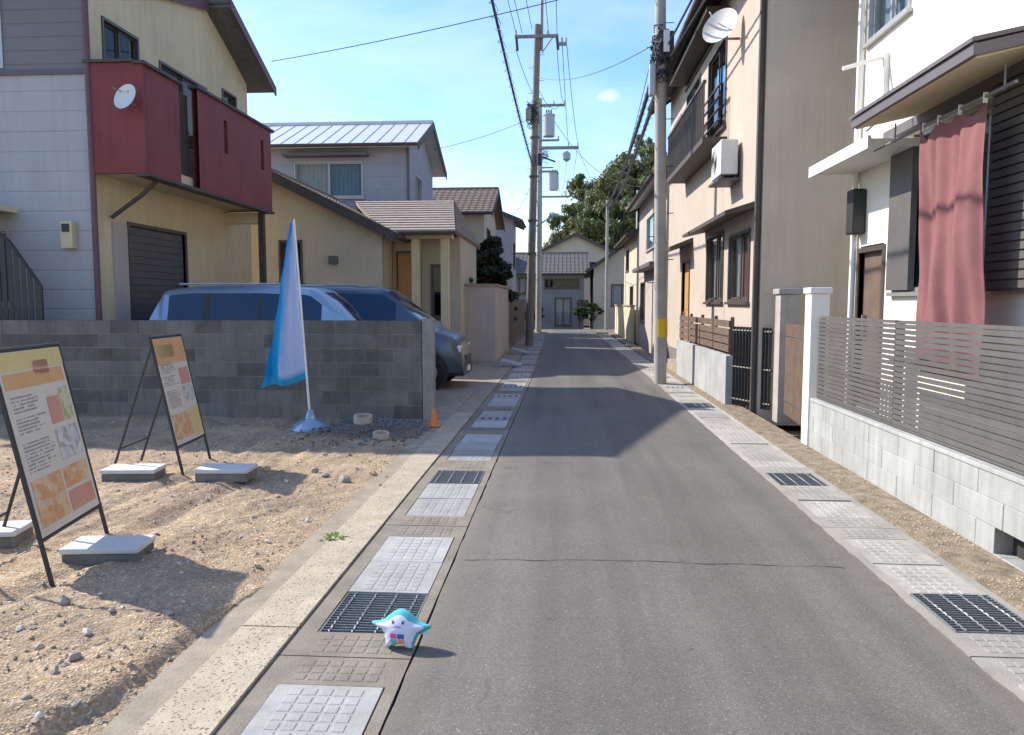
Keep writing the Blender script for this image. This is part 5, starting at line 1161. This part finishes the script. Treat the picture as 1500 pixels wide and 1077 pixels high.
wire('telecom_cable', 'thick wrapped cable from the right pole to the far corner pole, nearer the houses', (1.76, 15.2, 5.62), (2.55, 45.9, 7.2), 0.5, 0.040, 'wrapped cables on the right', spiral=0.06, n=40)
wire('service_wire', 'thin wire running from the top of the right pole to the far corner pole', (1.72, 15.2, 6.6), (2.25, 45.9, 7.5), 1.1, 0.008)
wire('telecom_cable', 'thick cable running from the right pole back over the slat fence', (1.95, 15.1, 6.5), (2.9, -9, 8.2), 0.5, 0.022)
wire('telecom_cable', 'second thick cable from the right pole back over the slat fence, slightly lower', (1.98, 15.1, 6.25), (3.2, -9, 7.8), 0.5, 0.022)
wire('service_wire', 'thin wire dropping from the leaning pole to the grey house eave', (-1.2, 28.2, 8.3), (-4.56, 26.6, 6.9), 0.1, 0.009)
wire('service_wire', 'sagging thin wire from the slender pole toward the brown-roofed house', (-0.6, 41.8, 11.4), (4.5, 37, 7.2), 1.2, 0.012)
wire('service_wire', 'thin wire from the slender pole down to the corner pole', (0.7, 41.8, 9.95), (2.5, 45.9, 7.3), 0.3, 0.012)
wire('service_wire', 'thin wire from the leaning pole to the narrow dark house', (-1.15, 28.35, 6.1), (-2.7, 38, 5.7), 0.2, 0.009)

# ------------------------------------------------------------------ hill and trees
hx, hy = np.meshgrid(np.linspace(-60, 140, 61), np.linspace(66, 240, 50), indexing='ij')
hz = 24*np.clip((hx+4+8*fbm(hx, hy, 0.03, 2, 3))/26, 0, 1)**0.8*np.clip((hy-68)/34, 0, 1)**0.9+3*fbm(hx, hy, 0.05, 3, 7)*np.clip((hy-66)/10, 0, 1)-0.25
hv = np.stack([hx, hy, hz], -1).reshape(-1, 3)
struct(MB().add(hv.tolist(), [(i*50+j, (i+1)*50+j, (i+1)*50+j+1, i*50+j+1) for i in range(60) for j in range(49)]).build('hill', 'earth', fix=False, smooth=True))
def hill_z(x, y):
    i = int(np.clip(round((x+60)/200*60), 0, 60)); j = int(np.clip(round((y-66)/174*49), 0, 49)); return float(hz[i, j])
def tree_mesh(seed, R_, H_, nclump, leaves, size, mat):
    rr = random.Random(seed); tr = MB(); lf = MB()
    th = H_*0.38
    tr.path([(0, 0, -0.6), (rr.uniform(-.2, .2), rr.uniform(-.2, .2), th*0.5), (rr.uniform(-.3, .3), rr.uniform(-.3, .3), th)], [R_*0.085, R_*0.065, R_*0.05], 8)
    for k in range(nclump):
        a = rr.uniform(0, 6.28); e = rr.uniform(-0.25, 1.25); q = rr.uniform(0.45, 1.0)
        c = Vector((math.cos(a)*math.cos(e)*R_*q, math.sin(a)*math.cos(e)*R_*q, th+H_*0.12+max(-0.12, math.sin(e))*(H_-th)*0.80*q))
        tr.path([(0, 0, th*rr.uniform(0.6, 1)), (c.x*0.5, c.y*0.5, th+(c.z-th)*0.4), (c.x, c.y, c.z)], [R_*0.035, R_*0.02, R_*0.006], 5)
        cr = R_*rr.uniform(0.15, 0.34)
        for i in range(leaves):
            d = Vector((rr.gauss(0, 1), rr.gauss(0, 1), rr.gauss(0, 0.8))); d = d.normalized()*cr*(rr.random()**0.4)
            p = c+Vector((d.x, d.y, d.z*0.62)); n = (d.normalized()*0.7+Vector((rr.gauss(0, .5), rr.gauss(0, .5), 0.5+rr.gauss(0, .4)))).normalized()
            u = n.orthogonal().normalized(); v = n.cross(u); ang = rr.uniform(0, 6.28); u, v = u*math.cos(ang)+v*math.sin(ang), v*math.cos(ang)-u*math.sin(ang)
            s = size*rr.uniform(0.6, 1.3)
            lf.add([p-u*s, p-v*s*0.55+u*s*0.2, p+u*s, p+v*s*0.55+u*s*0.1], [(0, 1, 2, 3)])
    return tr.mesh('trunk', 'bark', smooth=True), lf.mesh('crown', mat, fix=False)
TM = [tree_mesh(100+k, 5.0, 11.0, 46, 210, 0.25, ('leaf_hill', 'leaf_olive', 'leaf_hill')[k]) for k in range(3)]
TM.append(tree_mesh(140, 4.0, 12.0, 20, 200, 0.22, 'leaf_hill'))
def tree(px, py, y, sc_, k, label):
    """crown top is at the pixel; the foot is on the hill below it"""
    q = PY(px, py, y); z = hill_z(q.x, y); h = 11.0*sc_
    f = thing('tree', label, 'tree', (q.x, y, min(z, q.z-h*0.9)), random.uniform(0, 6.28), 'trees on the hill beyond the street', local=True)
    s = sc_*1.0; zs = max(0.9, (q.z-f.location.z)/11.6)/sc_
    f.scale = (s, s, s*min(1.6, zs))
    inst(TM[k][0], 'trunk', f); inst(TM[k][1], 'crown', f)
random.seed(33)
LB = {0: 'rounded green broadleaf tree on the hill behind the junction', 1: 'olive-brown broadleaf tree on the hill behind the junction', 2: 'rounded green broadleaf tree on the hill behind the junction', 3: 'tall sparse tree standing above the others on the hill'}
for px, py, y, s_, k in ((838, 308, 82, .55, 2), (822, 322, 80, .42, 1), (856, 300, 80, .5, 1), (862, 262, 86, .72, 3), (884, 245, 88, .8, 0), (905, 226, 92, .75, 1), (925, 234, 90, .8, 0), (947, 200, 96, .55, 3), (948, 236, 90, .8, 2), (900, 270, 82, .7, 1), (930, 272, 82, .7, 0), (960, 250, 86, .8, 1), (880, 290, 80, .6, 2), (985, 235, 92, .9, 0), (1010, 245, 90, .9, 1), (1040, 230, 96, 1, 2), (845, 330, 78, .45, 0), (870, 322, 77, .5, 2), (905, 310, 77, .55, 0)):
    tree(px, py, y, s_, k, LB[k])
# clipped dark garden tree behind the garden wall, and a green shrub
tm = tree_mesh(160, 1.0, 3.9, 80, 260, 0.08, 'leaf_dark')
f = thing('garden_tree', 'dark clipped evergreen tree behind the pinkish garden wall', 'tree', (-2.75, 26.0, 0.0), 0, local=True); inst(tm[0], 'trunk', f); inst(tm[1], 'crown', f)
tm = tree_mesh(170, 0.55, 2.45, 26, 110, 0.055, 'leaf_hedge')
f = thing('shrub', 'bright green shrub behind the garden wall beside the porch', 'shrub', (-2.75, 21.6, 0.0), 0, local=True); inst(tm[0], 'stem', f); inst(tm[1], 'foliage', f)
tm = tree_mesh(175, 0.5, 1.9, 26, 110, 0.055, 'leaf_hedge')
f = thing('shrub', 'green shrub leaning over the brown board fence', 'shrub', (-2.35, 30.0, 0.0), 0, local=True); inst(tm[0], 'stem', f); inst(tm[1], 'foliage', f)
for k, (x_, r_) in enumerate(((-2.6, 0.55), (-1.6, 0.45), (1.0, 0.5), (1.9, 0.6))):
    tm = tree_mesh(180+k, r_, 1.3+0.2*k, 20, 90, 0.07, 'leaf_hedge'); f = thing('shrub', ('low rounded shrub before the grey house at the junction, beside its window', 'small shrub before the grey house at the junction, beside its tall shuttered window', 'small shrub before the grey house at the junction, beneath its small square window', 'larger shrub between the grey house and the beige gabled house')[k], 'shrub', (x_, 48.2, -0.05), 0, 'shrubs at the junction', local=True); inst(tm[0], 'stem', f); inst(tm[1], 'foliage', f)
an = thing('tv_antenna', 'thin white rooftop mast with one cross rod near the junction', 'antenna', (3.3, 55, 5.6))
MB().path([(4.9, 52.5, 5.8), (4.9, 52.5, 9.2)], 0.05, 6).build('mast', 'white_paint', an); MB().path([(4.1, 52.5, 8.0), (4.9, 52.5, 8.2)], 0.035, 6).build('cross_rod', 'white_paint', an)

# ------------------------------------------------------------------ things on the lot
def a_sign(label, foot_a, foot_b, W_, topz, lean, header, patches):
    """A-frame sign; foot_a to foot_b is the front edge on the ground, the face looks to the right of that line (toward the street)"""
    fa, fb = Vector(foot_a), Vector(foot_b); ang = math.atan2(fb.y-fa.y, fb.x-fa.x)
    z0 = float(lot_h(np.array([(fa.x+fb.x)/2]), np.array([(fa.y+fb.y)/2]))[0])
    r = thing('sign_stand', label, 'sign', (fa.x, fa.y, z0), ang, 'A-frame signs on the dirt lot', local=True)
    def P(u, s, w=0): # u along the width, s up the slope, w out of the face
        k = lean; c = 1/math.hypot(1, k); return Vector((u, s*k*c-w*c, s*c+w*k*c))
    S1 = topz*math.hypot(1, lean)
    def slab(m, u0, u1, s0, s1, w0, w1): m.prism([P(u0, s0, w0), P(u1, s0, w0), P(u1, s1, w0), P(u0, s1, w0)], P(0, 0, w1)-P(0, 0, w0))
    m = MB(); 
    for u in (0.0, W_): m.path([P(u, -0.04), P(u, S1-0.02)], 0.014, 8)
    m.path([P(0, S1-0.02), P(W_, S1-0.02)], 0.014, 8); m.path([P(0, 0.24), P(W_, 0.24)], 0.012, 8); m.build('frame', 'black_plastic', r, smooth=True)
    m = MB(); 
    for u in (0.05, W_-0.05): m.path([P(u, S1-0.06), Vector((u, lean*topz+0.42, -0.04))], 0.012, 8)
    m.path([Vector((0.05, lean*topz+0.34, 0.22)), Vector((W_-0.05, lean*topz+0.34, 0.22))], 0.010, 6); m.build('rear_leg', 'black_plastic', r, smooth=True)
    m = MB(); slab(m, 0.016, W_-0.016, 0.256, S1-0.036, -0.008, 0.008); pn = m.build('board', 'sign_paper', r)
    H_ = S1-0.30; 
    for (u0, u1, s0, s1, mat) in patches:
        m = MB(); slab(m, 0.016+u0*(W_-0.032), 0.016+u1*(W_-0.032), 0.26+s0*H_, 0.26+s1*H_, 0.009, 0.011); m.build('printed_area', mat, pn)
    for k in range(22):
        s = 0.34+0.0195*k; m = MB(); u = 0.07; ue = 0.07+random.uniform(0.28, 0.46)
        if k in (9, 10, 16): continue
        while u < ue:
            w = random.uniform(0.012, 0.028)
            if random.random() < 0.85: slab(m, 0.016+u*(W_-0.032), 0.016+(u+w)*(W_-0.032), 0.26+s*H_, 0.26+(s+random.uniform(0.006, 0.011))*H_, 0.009, 0.0100)
            u += w+0.006
        stuff(m.build('printed_line', 'sign_grey', pn))
    return r
P1 = [(0.0, 1.0, 0.90, 1.0, 'sign_yellow'), (0.04, 0.96, 0.80, 0.885, 'sign_orange'), (0.5, 0.74, 0.86, 0.94, 'sign_red'), (0.58, 0.78, 0.56, 0.72, 'sign_red'), (0.80, 0.96, 0.56, 0.76, 'print_garden'), (0.58, 0.96, 0.34, 0.53, 'print_house'), (0.04, 0.5, 0.04, 0.30, 'print_warm'), (0.54, 0.96, 0.04, 0.16, 'sign_red'), (0.54, 0.96, 0.18, 0.30, 'print_warm')]
P2 = [(0.0, 1.0, 0.76, 1.0, 'sign_orange'), (0.06, 0.6, 0.82, 0.94, 'sign_yellow'), (0.62, 0.95, 0.54, 0.70, 'sign_red'), (0.60, 0.95, 0.36, 0.52, 'print_house'), (0.04, 0.62, 0.04, 0.28, 'print_warm'), (0.66, 0.97, 0.02, 0.30, 'sign_yellow')]
a_sign('larger A-frame sign with yellow header and orange foot panel', (-2.97, 4.10, 0), (-3.12, 4.93, 0), 0.80, 1.36, 0.20, 0, P1)
a_sign('A-frame sign with an all-orange header close to the block wall', (-3.50, 6.66, 0), (-3.58, 7.42, 0), 0.70, 1.27, 0.20, 0, P2)
bm_ = MB().box(-0.20, 0.20, -0.10, 0.10, 0, 0.10).mesh('weight_block', 'fence_concrete')
for (px, py, rz, lb) in ((160, 812, 0.12, 'white-topped concrete block at the front foot of the larger sign'), (332, 706, 0.05, 'pale concrete block at the front foot of the orange-headed sign'), (197, 704, 0.1, 'pale concrete block at the rear leg of the orange-headed sign'), (-18, 795, 0.2, 'pale concrete block at the rear leg of the larger sign')):
    g = G(px, py); z = float(lot_h(np.array([g.x]), np.array([g.y]))[0])
    t = thing('weight_block', lb, 'block', (g.x, g.y, z-0.012), rz, 'concrete blocks weighing down the signs', local=True)
    MB().box(-0.23, 0.23, -0.13, 0.13, 0.0, 0.075).build('body', 'block_grey', t, bevel=0.008)
    MB().box(-0.24, 0.24, -0.14, 0.14, 0.077, 0.115).build('cap_slab', 'cap_white', t, bevel=0.01)  # added pale layer colours the block's top as sunlit
# banner flag
fl = thing('banner_flag', 'blue and white banner flag drooping from a thin pole by the block wall', 'flag', (-3.15, 9.19, 0))
MB().path([(-3.15, 9.19, 0.05), (-3.30, 9.19, 2.62)], [0.016, 0.011], 8).build('pole', 'white_paint', fl, smooth=True)
MB().lathe([(0.24, 0), (0.25, 0.03), (0.20, 0.10), (0.07, 0.16), (0.04, 0.26), (0.025, 0.27)], 24, (-3.15, 9.19, 0.005)).build('base', 'car_silver', fl, smooth=True)
cl = MB(); NU, NV = 18, 40; uvs = []
for j in range(NV+1):
    v = j/NV; z = 0.64+v*1.93; wd_ = 0.52*(1-v)**0.9+0.05; xp = -3.15-0.15*(z/2.62)
    for i in range(NU+1):
        u = i/NU; cl.v.append((xp-0.012-wd_*(1-u), 9.19+(0.10*math.sin(u*9+v*3)+0.035*math.sin(u*23+v*5)+0.02*math.sin(v*26+u*6))*(1-v*0.4)*(1-u*0.8)+0.25*(1-u)*v*0.3, z-0.10*(1-u)*(1-v)+0.02*math.sin(u*8))); uvs.append((u, v))
cl.f = [(j*(NU+1)+i, j*(NU+1)+i+1, (j+1)*(NU+1)+i+1, (j+1)*(NU+1)+i) for j in range(NV) for i in range(NU)]
fo = cl.build('banner', 'flag_print', fl, smooth=True, fix=False); ul = fo.data.uv_layers.new(name='UVMap')
for lp_ in fo.data.loops: ul.data[lp_.index].uv = uvs[lp_.vertex_index]
# clay rings, cone
for px, py, rr_, hh, lb in ((532, 629, 0.115, 0.085, 'larger clay pipe ring lying on the gravel heap'), (558, 640, 0.095, 0.06, 'smaller clay pipe ring lying on the gravel heap')):
    g = G(px, py, 0.05); z = float(heap_h(np.array([g.x]), np.array([g.y]))[0]); n = 24
    prof = [(rr_, 0), (rr_, hh), (rr_*0.78, hh), (rr_*0.78, 0.0)]; vs = [(r_*math.cos(2*math.pi*j/n), r_*math.sin(2*math.pi*j/n), zz) for r_, zz in prof for j in range(n)]
    me = MB().add(vs, [(i*n+j, i*n+(j+1) % n, ((i+1) % 4)*n+(j+1) % n, ((i+1) % 4)*n+j) for i in range(4) for j in range(n)]).mesh('pipe_ring', 'clay_ring', smooth=True)
    tag(inst(me, 'pipe_ring', None, (g.x, g.y, z+0.005), (0.12, 0.05, 0)), lb, 'ring')
g = G(636, 626); cn = thing('marker_cone', 'small orange marker cone at the end of the block wall', 'cone', (g.x, g.y, 0.012))
MB().box(g.x-0.075, g.x+0.075, g.y-0.075, g.y+0.075, 0.012, 0.03).build('base', 'orange_plastic', cn, bevel=0.004); MB().lathe([(0.058, 0.03), (0.024, 0.235), (0.018, 0.24)], 18, (g.x, g.y, 0)).build('cone', 'orange_plastic', cn, smooth=True)
# kerb ramps at the left gutter
for px, py, lb in ((750, 536, 'grey wedge-shaped kerb ramp lying beside the left gutter'), (764, 518, 'grey kerb ramp beside the left gutter, next to the garden wall')):
    g = G(px, py)
    t = thing('kerb_ramp', lb, 'ramp', (g.x, g.y, 0.01))
    MB().prism([(g.x-0.28, g.y-0.45, 0.02), (g.x+0.25, g.y-0.45, 0.02), (g.x+0.25, g.y-0.45, 0.035), (g.x-0.28, g.y-0.45, 0.17)], (0, 0.9, 0)).build('plate', 'ramp_grey', t)
    for k in range(3): MB().box(g.x-0.26, g.x-0.20, g.y-0.44+k*0.40, g.y-0.36+k*0.40, 0.0105, 0.02).build('foot', 'rubber', t)
for k, (px, py) in enumerate(((917, 508), (922, 509))):
    g = G(px, py); vs, fs = rock_verts(0.12, 0.9); tag(inst(MB().add(vs, fs).mesh('stone', 'stone_warm'), 'stone', None, (g.x, g.y, 0.05)), 'brown stone on the right gutter beyond the right pole', 'stone', 'stones on the right gutter')

# ------------------------------------------------------------------ plush toy
def toy():
    # outline control points in millimetres (x, z), a soft five-lobed star with two stub feet
    OUT = [(0, 182), (-30, 172), (-58, 148), (-84, 125), (-112, 118), (-134, 112), (-132, 100), (-104, 88), (-76, 66), (-70, 42), (-62, 18), (-62, 2), (-44, 0), (-30, 10), (-8, 17), (14, 17),
           (32, 8), (48, 0), (66, 2), (66, 20), (74, 44), (82, 66), (112, 88), (134, 104), (136, 116), (112, 122), (84, 130), (58, 150), (30, 172)]
    N = len(OUT); K = 4; pts = []
    for i in range(N):        # Catmull-Rom
        p0, p1, p2, p3 = [Vector(OUT[(i+k) % N]) for k in (-1, 0, 1, 2)]
        for k in range(K):
            t = k/K; pts.append(0.5*((2*p1)+(-p0+p2)*t+(2*p0-5*p1+4*p2-p3)*t*t+(-p0+3*p1-3*p2+p3)*t**3))
    ctr = Vector((0, 92)); n = len(pts); rings = 9
    g = G(590, 953); r = thing('plush_toy', 'small white and turquoise star-shaped plush toy with four coloured squares', 'toy', (-0.752, 3.35, 0.016), R(-8), local=True); r.rotation_euler.x = R(-16); r.scale = (1.07, 1.0, 0.97)
    T = 0.054
    def depth(q): return T*math.sqrt(max(0, 1-q**2.2))
    def surf(side):
        m = MB(); m.v.append((ctr.x/1000, -side*T, ctr.y/1000))
        for k in range(1, rings+1):
            q = k/rings
            for p in pts:
                d = (p-ctr); loc_ = min(1.0, 75/max(30, d.length))**0.6
                v = ctr+d*q; m.v.append((v.x/1000, -side*depth(q)*(loc_+(1-loc_)*(1-q)), v.y/1000))
        m.f += [(0, 1+j, 1+(j+1) % n) for j in range(n)]+[(1+(k-1)*n+j, 1+k*n+j, 1+k*n+(j+1) % n, 1+(k-1)*n+(j+1) % n) for k in range(1, rings) for j in range(n)]
        return m
    a = surf(1); b = surf(-1); body = MB(); body.v = a.v+b.v; o = len(a.v); body.f = a.f+[tuple(i+o for i in f) for f in b.f]
    me_o = body.build('body', 'toy_teal', r, smooth=True); 
    bm = bmesh.new(); bm.from_mesh(me_o.data); bmesh.ops.remove_doubles(bm, verts=bm.verts, dist=0.0002); bmesh.ops.recalc_face_normals(bm, faces=bm.faces); bm.to_mesh(me_o.data); bm.free()
    me_o.data.polygons.foreach_set('use_smooth', [True]*len(me_o.data.polygons))
    def front_y(x, z):        # front surface at a point (mm)
        p = Vector((x, z))-ctr
        if p.length < 1e-6: return -T
        an = math.atan2(p.y, p.x); best = min(pts, key=lambda w: abs((math.atan2(w.y-ctr.y, w.x-ctr.x)-an+math.pi) % (2*math.pi)-math.pi)); L = (best-ctr).length
        q = min(1, p.length/L); loc_ = min(1.0, 75/max(30, L))**0.6; return -depth(q)*(loc_+(1-loc_)*(1-q))
    # white front
    wm = MB(); wm.v.append((0, front_y(0, ctr.y)-0.0012, ctr.y/1000)); R2 = 8
    for k in range(1, R2+1):
        for p in pts:
            d = p-ctr; ang = math.atan2(d.y, d.x); s = 0.90 if d.y < 30 else 0.72
            if d.y > -20 and abs(d.x) > 70: s = 0.80
            v = ctr+d*s*k/R2; wm.v.append((v.x/1000, front_y(v.x, v.y)-0.0014, v.y/1000))
    wm.f += [(0, 1+j, 1+(j+1) % n) for j in range(n)]+[(1+(k-1)*n+j, 1+k*n+j, 1+k*n+(j+1) % n, 1+(k-1)*n+(j+1) % n) for k in range(1, R2) for j in range(n)]
    fr_ = wm.build('front_panel', 'toy_white', r, smooth=True)
    def patch_(nm, mat, poly, off=0.0030):
        m = MB(); c = sum((Vector(p) for p in poly), Vector((0, 0)))/len(poly); k = len(poly)
        m.v.append((c.x/1000, front_y(c.x, c.y)-off, c.y/1000)); rows_ = 3
        for w in range(1, rows_+1):
            for p in poly: v = c+(Vector(p)-c)*w/rows_; m.v.append((v.x/1000, front_y(v.x, v.y)-off, v.y/1000))
        m.f += [(0, 1+j, 1+(j+1) % k) for j in range(k)]+[(1+(w-1)*k+j, 1+w*k+j, 1+w*k+(j+1) % k, 1+(w-1)*k+(j+1) % k) for w in range(1, rows_) for j in range(k)]
        return m.build(nm, mat, r, smooth=True)
    def ell(cx, cz, a_, b_, n_=16): return [(cx+a_*math.cos(i*2*math.pi/n_), cz+b_*math.sin(i*2*math.pi/n_)) for i in range(n_)]
    def rect(x0, x1, z0, z1):
        return [(x0+(x1-x0)*i/4, z0) for i in range(4)]+[(x1, z0+(z1-z0)*i/4) for i in range(4)]+[(x1-(x1-x0)*i/4, z1) for i in range(4)]+[(x0, z1-(z1-z0)*i/4) for i in range(4)]
    for x in (-24, 22):
        patch_('eye', 'toy_black', ell(x, 124, 5.5, 8.5)); patch_('eye_glint', 'toy_white', ell(x+1.5, 127.5, 2.0, 2.6, 10), 0.0040)
    patch_('mouth', 'toy_mouth', [(-19, 99), (-12, 104), (-4, 107), (4, 107), (12, 104), (19, 99), (12, 100.5), (4, 102), (-4, 102), (-12, 100.5)])
    for x0, x1, z0, z1, mt, nm in ((-31, -3, 49, 71, 'toy_pink', 'pink_square'), (2, 31, 49, 71, 'toy_navy', 'navy_square'), (-29, -3, 24, 45, 'toy_green', 'green_square'), (3, 31, 24, 45, 'toy_orange', 'orange_square')):
        patch_(nm, mt, rect(x0, x1, z0, z1))
    MB().box(0.098, 0.122, 0.0, 0.001, 0.070, 0.092).build('wash_tag', 'toy_white', r)
    ax = R(-16); r.location.z = 0.004-min(p.co.y*math.sin(ax)+0.97*p.co.z*math.cos(ax) for p in me_o.data.vertices)
toy()
